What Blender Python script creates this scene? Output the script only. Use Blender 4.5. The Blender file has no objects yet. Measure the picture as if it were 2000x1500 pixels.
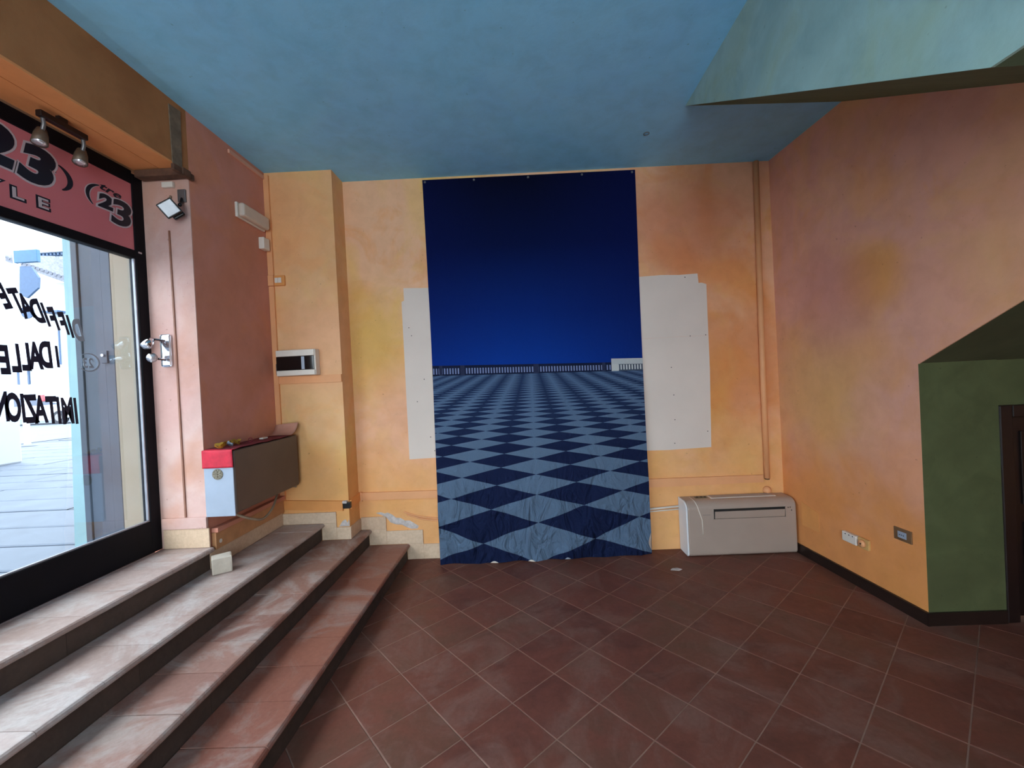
import bpy, bmesh, math, random
from mathutils import Vector, Matrix
random.seed(7)
sc = bpy.context.scene
COL = sc.collection

# ---------------------------------------------------------------- camera, sky, light, exposure
cd = bpy.data.cameras.new('camera'); cam = bpy.data.objects.new('camera', cd); COL.objects.link(cam)
yaw, pitch, roll = -0.029, -0.0078, -0.0501
fw = Vector((math.sin(yaw)*math.cos(pitch), math.cos(yaw)*math.cos(pitch), math.sin(pitch)))
rt0 = Vector((math.cos(yaw), -math.sin(yaw), 0)); up0 = rt0.cross(fw)
rt = rt0*math.cos(roll) + up0*math.sin(roll); up = -rt0*math.sin(roll) + up0*math.cos(roll)
M = Matrix((rt, up, -fw)).transposed().to_4x4(); M.translation = (0, 0, 1.5)
cam.matrix_world = M
cd.sensor_fit = 'HORIZONTAL'; cd.sensor_width = 36; cd.lens = 36*834.167/2000
cd.clip_start = 0.02; cd.clip_end = 400
sc.camera = cam

w = bpy.data.worlds.new('overcast_sky'); sc.world = w; w.use_nodes = True
bg = w.node_tree.nodes['Background']
bg.inputs['Color'].default_value = (0.90, 0.95, 1.0, 1); bg.inputs['Strength'].default_value = 9.5

def portal(name, loc, rot, sx, sy):
    l = bpy.data.lights.new(name, 'AREA'); l.shape = 'RECTANGLE'; l.size = sx; l.size_y = sy
    l.cycles.is_portal = True
    o = bpy.data.objects.new(name, l); COL.objects.link(o); o.location = loc; o.rotation_euler = rot
portal('window_light_portal', (-2.46, -.15, 1.6), (0, math.radians(-90), 0), 1.9, 5.6)
portal('rear_light_portal', (0.2, -3.3, 1.55), (math.radians(90), 0, 0), 2.8, 2.7)  # samples the sky through the added rear window

sc.view_settings.view_transform = 'Standard'; sc.view_settings.look = 'None'
sc.view_settings.gamma = 1; sc.view_settings.use_curve_mapping = False
sc.view_settings.exposure = 0.16
sc.cycles.max_bounces = 10; sc.cycles.diffuse_bounces = 8; sc.cycles.transparent_max_bounces = 12
sc.cycles.sample_clamp_indirect = 8
sc.cycles.use_denoising = True

# ---------------------------------------------------------------- node helpers
def lin(r, g, b):
    f = lambda c: (c/255)/12.92 if c/255 <= .04045 else ((c/255+.055)/1.055)**2.4
    return (f(r), f(g), f(b), 1)

class G:
    def __init__(s, name):
        s.m = bpy.data.materials.new(name); s.m.use_nodes = True
        s.t = s.m.node_tree; s.b = s.t.nodes['Principled BSDF']; s.out = s.t.nodes['Material Output']
    def n(s, typ, ins=None, **kw):
        nd = s.t.nodes.new(typ)
        for k, v in kw.items(): setattr(nd, k, v)
        for k, v in (ins or {}).items(): s.put(nd, k, v)
        return nd
    def put(s, nd, k, v):
        i = nd.inputs[k]
        if isinstance(v, bpy.types.NodeSocket): s.t.links.new(v, i)
        elif isinstance(v, bpy.types.Node): s.t.links.new(v.outputs[0], i)
        else: i.default_value = v
    def math(s, op, a, b=0.0, c=None, clamp=False):
        nd = s.n('ShaderNodeMath', {0: a, 1: b}, operation=op, use_clamp=clamp)
        if c is not None: s.put(nd, 2, c)
        return nd.outputs[0]
    def mix(s, f, a, b, blend='MIX'):
        nd = s.t.nodes.new('ShaderNodeMix'); nd.data_type = 'RGBA'; nd.blend_type = blend
        for idx, v in ((0, f), (6, a), (7, b)): s.put(nd, idx, v)
        return nd.outputs[2]
    def ramp(s, f, stops):
        nd = s.t.nodes.new('ShaderNodeValToRGB'); s.put(nd, 0, f)
        e = nd.color_ramp.elements
        while len(e) < len(stops): e.new(.5)
        for el, (p, c) in zip(e, stops): el.position = p; el.color = c
        return nd.outputs[0]
    def pos(s): return s.n('ShaderNodeNewGeometry').outputs['Position']
    def noise(s, sc_, detail=3, rough=.55, dist=0., vec=None):
        return s.n('ShaderNodeTexNoise', {'Vector': vec or s.pos(), 'Scale': sc_, 'Detail': detail, 'Roughness': rough, 'Distortion': dist}).outputs[0]
    def bump(s, h, strength=.2, dist=.01):
        nd = s.n('ShaderNodeBump', {'Height': h, 'Strength': strength, 'Distance': dist}); s.put(s.b, 'Normal', nd.outputs[0])
    def fin(s, col=None, rough=.6, metal=0., spec=None):
        if col is not None: s.put(s.b, 'Base Color', col)
        s.put(s.b, 'Roughness', rough); s.put(s.b, 'Metallic', metal)
        if spec is not None: s.put(s.b, 'Specular IOR Level', spec)
        return s.m

def plain(name, c, rough=.5, metal=0., var=.12, scale=14, bump=.05, spec=None):
    g = G(name); nz = g.noise(scale, 4)
    d = tuple(x*(1-var) for x in c[:3])+(1,); l = tuple(min(1, x*(1+var)) for x in c[:3])+(1,)
    col = g.ramp(nz, [(.3, d), (.7, l)])
    if bump: g.bump(nz, bump, .004)
    return g.fin(col, rough, metal, spec)

def paint(name, tones, scale=1.0, zlow=None, spots=(), rough=.85, seed=0.0, wash=None):
    """sponged lime paint: clouds of several tones"""
    g = G(name); p = g.pos()
    off = g.n('ShaderNodeVectorMath', {0: p, 1: (seed, seed*1.7, seed*.6)}, operation='ADD').outputs[0]
    n1 = g.noise(scale, 3, .5, .7, off)
    col = g.ramp(n1, [(.30+.40*i/(len(tones)-1), c) for i, c in enumerate(tones)])
    n1b = g.noise(scale*2.9, 4, .6, 1.1, off)
    col = g.mix(g.n('ShaderNodeMapRange', {0: n1b, 1: .50, 2: .66, 3: 0., 4: .55}).outputs[0], col, tones[0])
    n1c = g.noise(scale*2.3, 4, .6, .8, g.n('ShaderNodeVectorMath', {0: off, 1: (7.1, 3.3, 5.7)}, operation='ADD').outputs[0])
    col = g.mix(g.n('ShaderNodeMapRange', {0: n1c, 1: .52, 2: .68, 3: 0., 4: .5}).outputs[0], col, tones[-1])
    sep = g.n('ShaderNodeSeparateXYZ', {0: p})
    if zlow:
        zc, z0, z1 = zlow
        zz = g.math('ADD', sep.outputs[2], g.math('MULTIPLY', g.math('SUBTRACT', g.noise(2.1, 3, .6, .5, off), .5), 1.3))
        mr = g.n('ShaderNodeMapRange', {0: zz, 1: z0, 2: z1, 3: .8, 4: 0.}, interpolation_type='SMOOTHSTEP').outputs[0]
        col = g.mix(mr, col, zc)
    for (c, r0, r1, sc_, amt) in spots:
        dd = g.n('ShaderNodeVectorMath', {0: p, 1: c}, operation='DISTANCE').outputs['Value']
        dd = g.math('ADD', dd, g.math('MULTIPLY', g.math('SUBTRACT', g.noise(3.2, 3, .6, .4, off), .5), r1*.5))
        f = g.n('ShaderNodeMapRange', {0: dd, 1: r0, 2: r1, 3: amt, 4: 0.}, interpolation_type='SMOOTHSTEP').outputs[0]
        col = g.mix(f, col, sc_)
    n2 = g.noise(7, 5, .65, .3, off); n3 = g.noise(60, 3, .6)
    col = g.mix(.35, col, g.ramp(n2, [(.3, (.74, .70, .66, 1)), (.6, (1, 1, 1, 1))]), 'MULTIPLY')
    sp = g.ramp(g.noise(38, 2, .5, 0, off), [(.22, (.5, .45, .4, 1)), (.27, (1, 1, 1, 1))])
    col = g.mix(.5, col, sp, 'MULTIPLY')
    g.bump(g.math('ADD', n2, g.math('MULTIPLY', n3, .3)), .18, .008)
    return g.fin(col, rough, spec=.2)

# ---------------------------------------------------------------- materials
PEACH = lin(240, 188, 150); PINK = lin(234, 172, 144); ORANGE = lin(236, 162, 100); YELL = lin(236, 192, 116); MAUVE = lin(222, 164, 148)
HOT = lin(234, 172, 108)
m_back = paint('sponged_peach_paint', [ORANGE, PEACH, PEACH, YELL], .9, (HOT, .55, 1.25),
               [((-1.35, 3.6, 1.9), .1, .75, lin(222, 176, 92), .8), ((1.7, 3.6, 1.5), .2, .9, lin(215, 130, 70), .7),
                ((1.4, 3.6, 2.7), .2, .8, lin(212, 128, 92), .7), ((-.95, 3.6, 1.2), .1, .7, lin(236, 176, 142), .7)], seed=3.1)
m_pillar = paint('sponged_amber_paint', [lin(232, 168, 112), lin(232, 184, 136), lin(232, 190, 124)], 1.3, (HOT, .7, 1.2),
               [((-1.6, 3.45, 1.9), .1, .6, lin(236, 180, 140), .8), ((-1.9, 3.45, 2.9), .1, .7, lin(234, 164, 112), .6)], seed=1.2)
m_right = paint('sponged_rose_paint', [lin(232, 168, 118), lin(226, 168, 146), PINK, lin(236, 182, 130)], .85, (lin(224, 144, 68), .35, 1.35),
               [((2.2, 3.25, 1.35), .15, .75, lin(222, 172, 110), .75), ((2.2, 2.75, 2.03), .10, .33, lin(222, 154, 76), .75),
                ((2.2, 3.1, 1.95), .1, .55, lin(202, 138, 128), .6)], seed=5.3)
m_left = paint('sponged_terracotta_paint', [lin(200, 134, 110), lin(206, 142, 126), lin(210, 140, 104)], 1.1, None, (), seed=2.2)
m_reveal = paint('pale_pink_plaster_paint', [lin(198, 158, 150), lin(204, 172, 164), lin(194, 144, 122)], 1.0, None, (), seed=4.2)
m_beam = paint('umber_beam_paint', [lin(160, 110, 70), lin(174, 118, 76), lin(156, 102, 64)], 1.6, None, (), seed=6.2)
m_soffit = paint('apricot_soffit_paint', [lin(226, 150, 92), lin(224, 152, 100)], 1.4, None, (), seed=7.2)
m_ceil = paint('teal_blue_ceiling_paint', [lin(138, 208, 244), lin(146, 210, 244), lin(140, 204, 246)], .8, None, (), seed=8.2)
m_green = paint('sea_green_paint', [lin(146, 184, 182), lin(170, 206, 200), lin(166, 192, 162)], 1.1, None, (), seed=9.2)
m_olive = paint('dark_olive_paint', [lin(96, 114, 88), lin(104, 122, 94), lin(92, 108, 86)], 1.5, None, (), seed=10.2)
m_olive2 = paint('shaded_olive_paint', [lin(76, 76, 54), lin(84, 84, 60), lin(72, 72, 50)], 1.5, None, (), seed=12.2)  # darker copy of the olive, recess shade put into the colour
m_moss = paint('moss_green_paint', [lin(78, 84, 54), lin(88, 94, 62), lin(76, 80, 52)], 1.6, None, (), seed=11.2)
m_cream = plain('cream_outside_plaster', lin(132, 120, 104), .85, scale=4, var=.06)
m_patch = None

def stone_mat(name, tones, worn, amt=.6, rough=.5):
    g = G(name); p = g.pos(); oi = g.n('ShaderNodeObjectInfo').outputs['Random']
    o2 = g.n('ShaderNodeVectorMath', {0: p, 1: g.n('ShaderNodeCombineXYZ', {0: g.math('MULTIPLY', oi, 9.)})}, operation='ADD').outputs[0]
    n1 = g.noise(5, 4, .6, .5, o2)
    col = g.ramp(g.math('ADD', g.math('MULTIPLY', n1, .7), g.math('MULTIPLY', oi, .3)), [(.25+.5*i/(len(tones)-1), c) for i, c in enumerate(tones)])
    n2 = g.noise(2.6, 6, .7, 1.2, p)
    col = g.mix(g.n('ShaderNodeMapRange', {0: n2, 1: .48, 2: .62, 3: 0., 4: amt}).outputs[0], col, worn)
    n3 = g.noise(45, 4, .7, 0, p)
    col = g.mix(.4, col, g.ramp(n3, [(.3, (.6, .55, .5, 1)), (.65, (1, 1, 1, 1))]), 'MULTIPLY')
    g.bump(g.math('ADD', n1, g.math('MULTIPLY', n3, .35)), .25, .006)
    rg = g.n('ShaderNodeMapRange', {0: n2, 1: .3, 2: .7, 3: rough-.1, 4: rough+.18}).outputs[0]
    return g.fin(col, rg, spec=.4)
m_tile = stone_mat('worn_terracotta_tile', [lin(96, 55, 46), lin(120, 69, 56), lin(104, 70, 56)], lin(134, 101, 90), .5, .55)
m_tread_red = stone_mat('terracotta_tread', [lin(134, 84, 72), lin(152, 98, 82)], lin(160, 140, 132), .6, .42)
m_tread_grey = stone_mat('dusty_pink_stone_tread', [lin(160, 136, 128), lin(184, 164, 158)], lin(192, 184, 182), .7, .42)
m_riser = stone_mat('shade_dark_riser_stone', [lin(70, 55, 48), lin(84, 68, 60)], lin(64, 50, 45), .5, .7)  # risers darkened: the shade under the nosings is put into the colour
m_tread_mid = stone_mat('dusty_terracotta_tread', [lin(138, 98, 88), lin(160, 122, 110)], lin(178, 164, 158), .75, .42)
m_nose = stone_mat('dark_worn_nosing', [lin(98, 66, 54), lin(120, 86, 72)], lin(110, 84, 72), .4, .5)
m_skirt = stone_mat('travertine_skirting', [lin(210, 180, 152), lin(222, 196, 170)], lin(198, 166, 142), .4, .6)
m_grout = plain('pale_mortar', lin(150, 116, 100), .9, var=.25, scale=6)
m_grout_t = plain('dusty_mortar', lin(170, 142, 128), .9, var=.2, scale=6)
m_darkframe = plain('dark_plum_metal_frame', lin(13, 12, 18), .6, .0, .15, 8, .02, .15)
m_bead = plain('grey_glazing_bead', lin(150, 150, 158), .4, .5)
m_base = plain('dark_brown_baseboard', lin(34, 22, 18), .4, 0, .2, 20)
m_doorwood = plain('dark_mahogany_door', lin(27, 16, 15), .4, 0, .25, 9)
m_trunk = plain('painted_peach_trunking', lin(228, 162, 112), .6, 0, .06, 5, .02)
m_trunk_o = plain('painted_orange_trunking', lin(226, 152, 84), .6, 0, .1, 5, .03)
m_trunk_w = plain('painted_rose_channel', lin(214, 160, 138), .6, 0, .06, 5, .02)
m_white = plain('off_white_plastic', lin(222, 212, 200), .4, 0, .04, 6, .01)
m_white2 = plain('window_lit_plastic', lin(226, 228, 232), .35, 0, .03, 6, .01)
m_cream_pl = plain('cream_plastic', lin(168, 149, 137), .38, 0, .04, 5, .01)
m_black = plain('black_plastic', lin(16, 16, 19), .3, 0, .1)
m_blackgloss = plain('smoked_black_cover', lin(10, 10, 12), .08, 0, .05, bump=0)
m_grey = plain('grey_metal', lin(120, 118, 118), .4, .6)
m_chrome = plain('polished_chrome', lin(205, 205, 210), .15, 1., .04, bump=0)
m_darkgap = plain('dark_recess', lin(28, 24, 22), .8)
m_brownbox = plain('dull_brown_metal_cover', lin(98, 82, 74), .5, .1, .14, 4, .03)
m_redcloth = plain('crimson_fabric', lin(188, 26, 52), .7, 0, .15, 30, .2)
m_darkred = plain('dark_crimson_fabric', lin(110, 20, 38), .8, 0, .2, 30, .2)
m_bluewhite = plain('pale_blue_grey_panel', lin(154, 164, 180), .35, .1, .05, 8, .01)
m_gold = plain('gold_foil', lin(236, 196, 90), .35, .5, .2, 30, .3)
m_lead = plain('tarnished_pewter', lin(120, 112, 96), .5, .5, .3, 90, .4)
m_cork = plain('curled_kraft_paper', lin(186, 132, 112), .8, 0, .1, 10)
m_hose = plain('beige_grey_hose', lin(150, 132, 112), .55, 0, .1, 10)
m_concrete = plain('pale_concrete', lin(184, 172, 158), .9, 0, .1, 22, .3)
m_board = plain('bare_white_board', lin(218, 203, 192), .85, 0, .035, 2.5, .03)
m_damage = plain('crumbled_grey_plaster', lin(196, 186, 182), .95, 0, .2, 40, .6)
m_brass = plain('tarnished_brass', lin(104, 86, 70), .5, .4, .15, 20)
m_lamp = plain('frosted_lamp_glass', lin(205, 208, 214), .25, 0, .08, 30)
m_bulb = plain('silvered_bulb_reflector', lin(225, 225, 230), .15, .7, .1, 60, .1)
m_rust = plain('dark_weathered_wood', lin(92, 62, 46), .85, 0, .35, 25, .4)
m_dirt = plain('grimy_bare_plaster', lin(118, 100, 82), .95, 0, .3, 18, .3)
m_orange_sign = plain('red_orange_sign_film', lin(208, 116, 122), .4, 0, .04, 3, .0)
m_ink = plain('blue_black_ink', lin(18, 20, 36), .4, 0, .05, bump=0)
m_outline = plain('pale_outline_ink', lin(196, 180, 184), .4, 0, .05, bump=0)
m_vinyl = plain('navy_window_vinyl', lin(22, 24, 50), .4, 0, .05, bump=0)
m_vinyl_grey = plain('dusty_grey_window_vinyl', lin(150, 156, 166), .6, 0, .1, bump=0)
m_shutter = plain('slate_grey_shutter', lin(52, 60, 74), .6, .1, .14, 5, .03)
m_shutter_edge = plain('pale_worn_edge_strip', lin(120, 150, 156), .6, 0, .08, 3)
m_street = plain('pale_street_stone', lin(72, 80, 94), .75, 0, .12, 3, .1)
m_streetjoint = plain('dark_paving_joint', lin(60, 64, 76), .9)
m_fac = plain('white_facade_render', lin(160, 166, 176), .9, 0, .04, 1)
m_fac2 = plain('pale_blue_facade_render', lin(230, 236, 244), .9, 0, .04, 1)
m_teal = plain('teal_sign_board', lin(24, 74, 104), .5)
m_slate = plain('blue_grey_hanging_board', lin(52, 74, 104), .6)
m_roof = plain('grey_clay_roof_tile', lin(96, 98, 108), .9, 0, .25, 9)
m_carwhite = plain('white_car_paint', lin(200, 210, 222), .2, .1, .03, bump=0)
m_carglass = plain('dark_car_glass', lin(36, 52, 80), .1, 0, .05, bump=0)
m_tyre = plain('black_tyre_rubber', lin(26, 28, 40), .7)
m_redlamp = plain('red_tail_lamp', lin(200, 50, 60), .3)

def glass_mat():
    g = G('shop_window_glass'); t = g.t
    tr = g.n('ShaderNodeBsdfTransparent', {'Color': (.90, .94, .95, 1)})
    gl = g.n('ShaderNodeBsdfGlossy', {'Color': (.9, .95, 1, 1), 'Roughness': .02})
    fr = g.n('ShaderNodeFresnel', {'IOR': 1.45})
    f = g.math('MULTIPLY', fr.outputs[0], .16)
    mx = g.n('ShaderNodeMixShader', {0: f, 1: tr.outputs[0], 2: gl.outputs[0]})
    t.links.new(mx.outputs[0], g.out.inputs[0]); return g.m
m_glass = glass_mat()

# ---------------------------------------------------------------- object helpers
WL = {}
def wloc(o): return WL.get(o.name, Vector((0, 0, 0))) if o else Vector((0, 0, 0))
def tag(o, label=None, cat=None, group=None, kind=None):
    if label: o['label'] = label
    if cat: o['category'] = cat
    if group: o['group'] = group
    if kind: o['kind'] = kind
    return o
def thing(name, loc, label, cat, group=None, kind=None):
    o = bpy.data.objects.new(name, None); COL.objects.link(o); o.empty_display_size = .05
    o.location = loc; WL[o.name] = Vector(loc); return tag(o, label, cat, group, kind)
def link(name, me, mat, parent, c):
    o = bpy.data.objects.new(name, me); COL.objects.link(o)
    if mat and not me.materials: me.materials.append(mat)
    o.location = Vector(c) - wloc(parent); o.parent = parent; WL[o.name] = Vector(c)
    return o
def obj(name, bm, mat, parent=None, smooth=False, label=None, kind=None):
    """bm is in world coordinates"""
    bmesh.ops.recalc_face_normals(bm, faces=bm.faces)
    vs = [v.co for v in bm.verts]
    c = Vector([(min(v[i] for v in vs)+max(v[i] for v in vs))/2 for i in range(3)]); c.z = min(v.z for v in vs)
    bmesh.ops.translate(bm, verts=bm.verts, vec=-c)
    me = bpy.data.meshes.new(name); bm.to_mesh(me); bm.free()
    if smooth:
        for f in me.polygons: f.use_smooth = True
    o = link(name, me, mat, parent, c); return tag(o, label, kind=kind)
def B(): return bmesh.new()
def box(bm, x0, x1, y0, y1, z0, z1, bev=0, seg=2, rot=None, pivot=None):
    r = bmesh.ops.create_cube(bm, size=1); vs = r['verts']
    bmesh.ops.scale(bm, verts=vs, vec=(x1-x0, y1-y0, z1-z0))
    if bev:
        es = list({e for v in vs for e in v.link_edges})
        rr = bmesh.ops.bevel(bm, geom=es, offset=bev, segments=seg, affect='EDGES', profile=.5)
        vs = list({v for f in rr['faces'] for v in f.verts} | {v for v in vs if v.is_valid})
    if rot is not None: bmesh.ops.rotate(bm, verts=vs, cent=(0, 0, 0), matrix=rot)
    bmesh.ops.translate(bm, verts=vs, vec=((x0+x1)/2, (y0+y1)/2, (z0+z1)/2))
    return bm
def bx(*a, **k): return box(B(), *a, **k)
def prism(bm, pts, ext):
    ext = Vector(ext)
    a = [bm.verts.new(p) for p in pts]; b = [bm.verts.new(Vector(p)+ext) for p in pts]
    bm.faces.new(a); bm.faces.new(b[::-1]); n = len(a)
    for i in range(n): bm.faces.new((a[i], b[i], b[(i+1) % n], a[(i+1) % n]))
    return bm
def tube(bm, pts, r, n=8, caps=True):
    pts = [Vector(p) for p in pts]; rings = []
    ref = Vector((0, 0, 1))
    for i, p in enumerate(pts):
        d = (pts[min(i+1, len(pts)-1)]-pts[max(i-1, 0)]).normalized()
        a = d.cross(ref)
        if a.length < .05: a = d.cross(Vector((1, 0, 0)))
        a.normalize(); b = d.cross(a).normalized()
        rr = r[i] if isinstance(r, (list, tuple)) else r
        rings.append([bm.verts.new(p+a*math.cos(2*math.pi*k/n)*rr+b*math.sin(2*math.pi*k/n)*rr) for k in range(n)])
    for q, s in zip(rings, rings[1:]):
        for k in range(n): bm.faces.new((q[k], q[(k+1) % n], s[(k+1) % n], s[k]))
    if caps: bm.faces.new(rings[0][::-1]); bm.faces.new(rings[-1])
    return bm
def curve(pts, n=6):
    """Catmull-Rom through pts"""
    P = [Vector(p) for p in pts]; P = [P[0]*2-P[1]]+P+[P[-1]*2-P[-2]]; out = []
    for i in range(1, len(P)-2):
        for k in range(n):
            t = k/n; a, b, c, d = P[i-1:i+3]
            out.append(.5*((2*b)+(c-a)*t+(2*a-5*b+4*c-d)*t*t+(3*b-a-3*c+d)*t**3))
    out.append(P[-2]); return out
def disc(bm, c, nrm, r, h, n=24, r2=None):
    c = Vector(c); nrm = Vector(nrm).normalized()
    return tube(bm, [c, c+nrm*h], [r, r if r2 is None else r2], n)
def sheet(bm, fn, nu, nv, th, uvs=False):
    """curved sheet with thickness; fn(u,v)->point"""
    g = [[bm.verts.new(fn(i/nu, j/nv)) for i in range(nu+1)] for j in range(nv+1)]
    fs = []
    uv = bm.loops.layers.uv.new('UVMap') if uvs else None
    for j in range(nv):
        for i in range(nu):
            f = bm.faces.new((g[j][i], g[j][i+1], g[j+1][i+1], g[j+1][i])); fs.append(f)
            if uvs:
                for l, (a, b) in zip(f.loops, ((i, j), (i+1, j), (i+1, j+1), (i, j+1))): l[uv].uv = (a/nu, b/nv)
    if th:
        bmesh.ops.recalc_face_normals(bm, faces=bm.faces)
        bmesh.ops.solidify(bm, geom=fs, thickness=th)
    return bm

# ---------------------------------------------------------------- measured room
D, H, XL, XW, YR, XP = 3.663, 3.2666, -2.043, -2.344, 2.642, -1.4846
YP = 3.449; RISE = .1362; ZS = 2.906
S = [-2.006, -1.689, -1.383, -1.056]
XR = lambda y: 2.140+.0657*(D-y)
ZC = lambda x, y: H-.0144*x-.0028*(y-D)

# ---------------------------------------------------------------- structure
def struct(name, bm, mat, label=None): return obj(name, bm, mat, None, label=label, kind='structure')
# ceiling
struct('ceiling', prism(B(), [(x, y, ZC(x, y)) for x, y in ((-2.6, -3.3), (4.5, -3.3), (4.5, 3.95), (-2.6, 3.95))], (0, 0, .15)), m_ceil, 'teal blue painted ceiling')
struct('wall_back', bx(-2.6, 4.4, D, D+.15, -.1, 3.33), m_back, 'peach sponged back wall behind the blue banner')
struct('wall_pillar', bx(XL, XP, YP, D, -.05, 3.33), m_pillar, 'amber sponged pilaster at the left end of the back wall')
struct('wall_left', bx(-2.40, XL, YR, D, -.05, 3.33), m_left, 'dark terracotta painted pier between shop window and pilaster')
# the window reveal is a paler plaster coat on the pier's near face
struct('wall_reveal', bx(-2.344, XL-.0005, YR-.006, YR, .545, ZS), m_reveal, 'pale pink reveal beside the shop window')
struct('wall_beam', bx(-2.40, XL, -3.1, YR-.001, ZS+.012, 3.33), m_beam, 'brown painted beam over the shop window')
bm = B(); box(bm, -2.165, XL, -3.1, YR-.007, ZS, ZS+.012); box(bm, -2.334, -2.175, -3.1, YR-.007, ZS+.004, ZS+.012)
struct('trim_1', bm, m_soffit, 'apricot soffit boards under the window beam')
struct('wall_left_near', bx(-2.40, XL, -3.1, -3.0, -.05, ZS+.012), m_left, 'terracotta wall beyond the shop window near the camera')
bm = B(); box(bm, -2.4, -1.2, -3.25, -3.1, 0, 3.3); box(bm, 1.6, 4.4, -3.25, -3.1, 0, 3.3); box(bm, -1.2, 1.6, -3.25, -3.1, 2.9, 3.3); box(bm, -1.2, 1.6, -3.25, -3.1, 0, .2)
struct('wall_rear', bm, m_right, 'rear wall behind the camera')
f = struct('window_added_fill', bx(-1.2, -1.14, -3.22, -3.14, .2, 2.9), m_darkframe, 'added unseen rear window bringing fill daylight from behind the camera')  # invented window, added only to lift the interior brightness
for a in ((1.54, 1.6, .2, 2.9), (-1.14, 1.54, .2, .26), (-1.14, 1.54, 2.84, 2.9), (.17, .23, .26, 2.84)):
    obj('frame_bar', bx(a[0], a[1], -3.22, -3.14, a[2], a[3]), m_darkframe, f)
obj('pane', bx(-1.14, 1.54, -3.183, -3.178, .26, 2.84), m_glass, f)
# right wall (with the slanted cut of the stair above the recess)
def rp(y, z): return (XR(y), y, z)
struct('wall_right', prism(B(), [rp(D, -.02), rp(D, 3.33), rp(1.0, 3.33), rp(1.0, 2.191), rp(1.17, 2.191), rp(2.47, 1.479), rp(2.47, -.02)], (.008, 0, 0)), m_right, 'rose and orange sponged right wall with slanted cut')
struct('wall_under_stairs', bx(2.2188, 2.645, 2.4688, 2.60, 0, 1.49), m_moss, 'moss green wall under the stairs beside the dark door')
struct('wall_under_stairs_lintel', bx(2.645, 4.3, 2.474, 2.60, 1.225, 1.49), m_moss, 'moss green strip above the dark door')
struct('wall_under_stairs_end', bx(3.5, 4.3, 2.474, 2.60, 0, 1.225), m_moss, 'moss green wall right of the dark door')
struct('wall_stair_soffit', prism(B(), [(XR(2.47)+.003, 2.475, 1.479), (XR(1.17)+.003, 1.17, 2.191), (XR(1.17)+.003, 1.17, 2.40), (XR(2.47)+.003, 2.475, 1.70)], (2.05, 0, 0)), m_olive2, 'dark olive underside of the stair flight')
struct('wall_stair_landing', bx(2.345, 4.3, -3.1, 1.168, 2.191, 2.40), m_olive2, 'olive underside of the stair landing')
struct('wall_near_right', bx(4.3, 4.4, -3.1, 2.6, 0, 3.3), m_right, 'far right wall beyond the stairs')
# hanging stairwell box: lit green side, dark olive underside
yz = [(2.871, ZC(1.151, 2.87)+.004), (1.061, 2.191), (-3.1, 2.191), (-3.1, 3.30), (2.871, 3.30)]
struct('wall_stairwell_side', prism(B(), [(1.151, y, z) for y, z in yz], (.01, 0, 0)), m_green, 'pale sea green side of the hanging stairwell box')
st = B()
for (ya, za), (yb, zb) in (((2.94, ZC(1.6, 2.9)+.01), (1.061, 2.1905)), ((1.061, 2.1905), (-3.1, 2.1905))):
    ya2 = 2.871 if ya > 2.9 else ya
    v = [st.verts.new(p) for p in ((1.1605, ya2, za), (XR(ya)+.0, ya, za), (XR(yb) if yb > 1 else 2.345, yb, zb), (1.1605, yb, zb))]
    vv = [st.verts.new(a.co+Vector((0, 0, .04))) for a in v]
    st.faces.new(v); st.faces.new(vv[::-1])
    for i in range(4): st.faces.new((v[i], vv[i], vv[(i+1) % 4], v[(i+1) % 4]))
struct('wall_stairwell_underside', st, m_olive, 'dark olive sloping underside of the stairwell box')

# baseboards
bm = B()
prism(bm, [(XR(2.47)-.016, 2.456, 0), (XR(2.47)+.0, 2.456, 0), (XR(3.66)+.0, 3.66, 0), (XR(3.66)-.016, 3.66, 0)], (0, 0, .074))
struct('baseboard_right', bm, m_base, 'dark brown baseboard along the right wall')
struct('baseboard_under_stairs', bx(2.2195, 2.64, 2.458, 2.474, 0, .074), m_base, 'dark baseboard of the green wall')
# door under the stairs
d = tag(thing('door_1', (3.05, 2.5, 0), 'low dark mahogany door under the stairs', None), kind='structure'); 
if 'category' in d: del d['category']
for a in ((2.645, 2.715, 0, 1.225), (3.43, 3.5, 0, 1.225), (2.715, 3.43, 1.155, 1.225)):
    obj('door_frame', bx(a[0], a[1], 2.462, 2.56, a[2], a[3], bev=.006), m_doorwood, d)
obj('door_leaf', bx(2.717, 3.428, 2.515, 2.55, .008, 1.153, bev=.004), m_doorwood, d)
for za, zb in ((.10, .55), (.65, 1.07)): obj('door_panel', bx(2.80, 3.345, 2.505, 2.516, za, zb, bev=.004), m_doorwood, d)
obj('door_handle', tube(B(), curve([(3.39, 2.515, .62), (3.39, 2.47, .62), (3.30, 2.465, .62)]), .009), m_brass, d)

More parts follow.
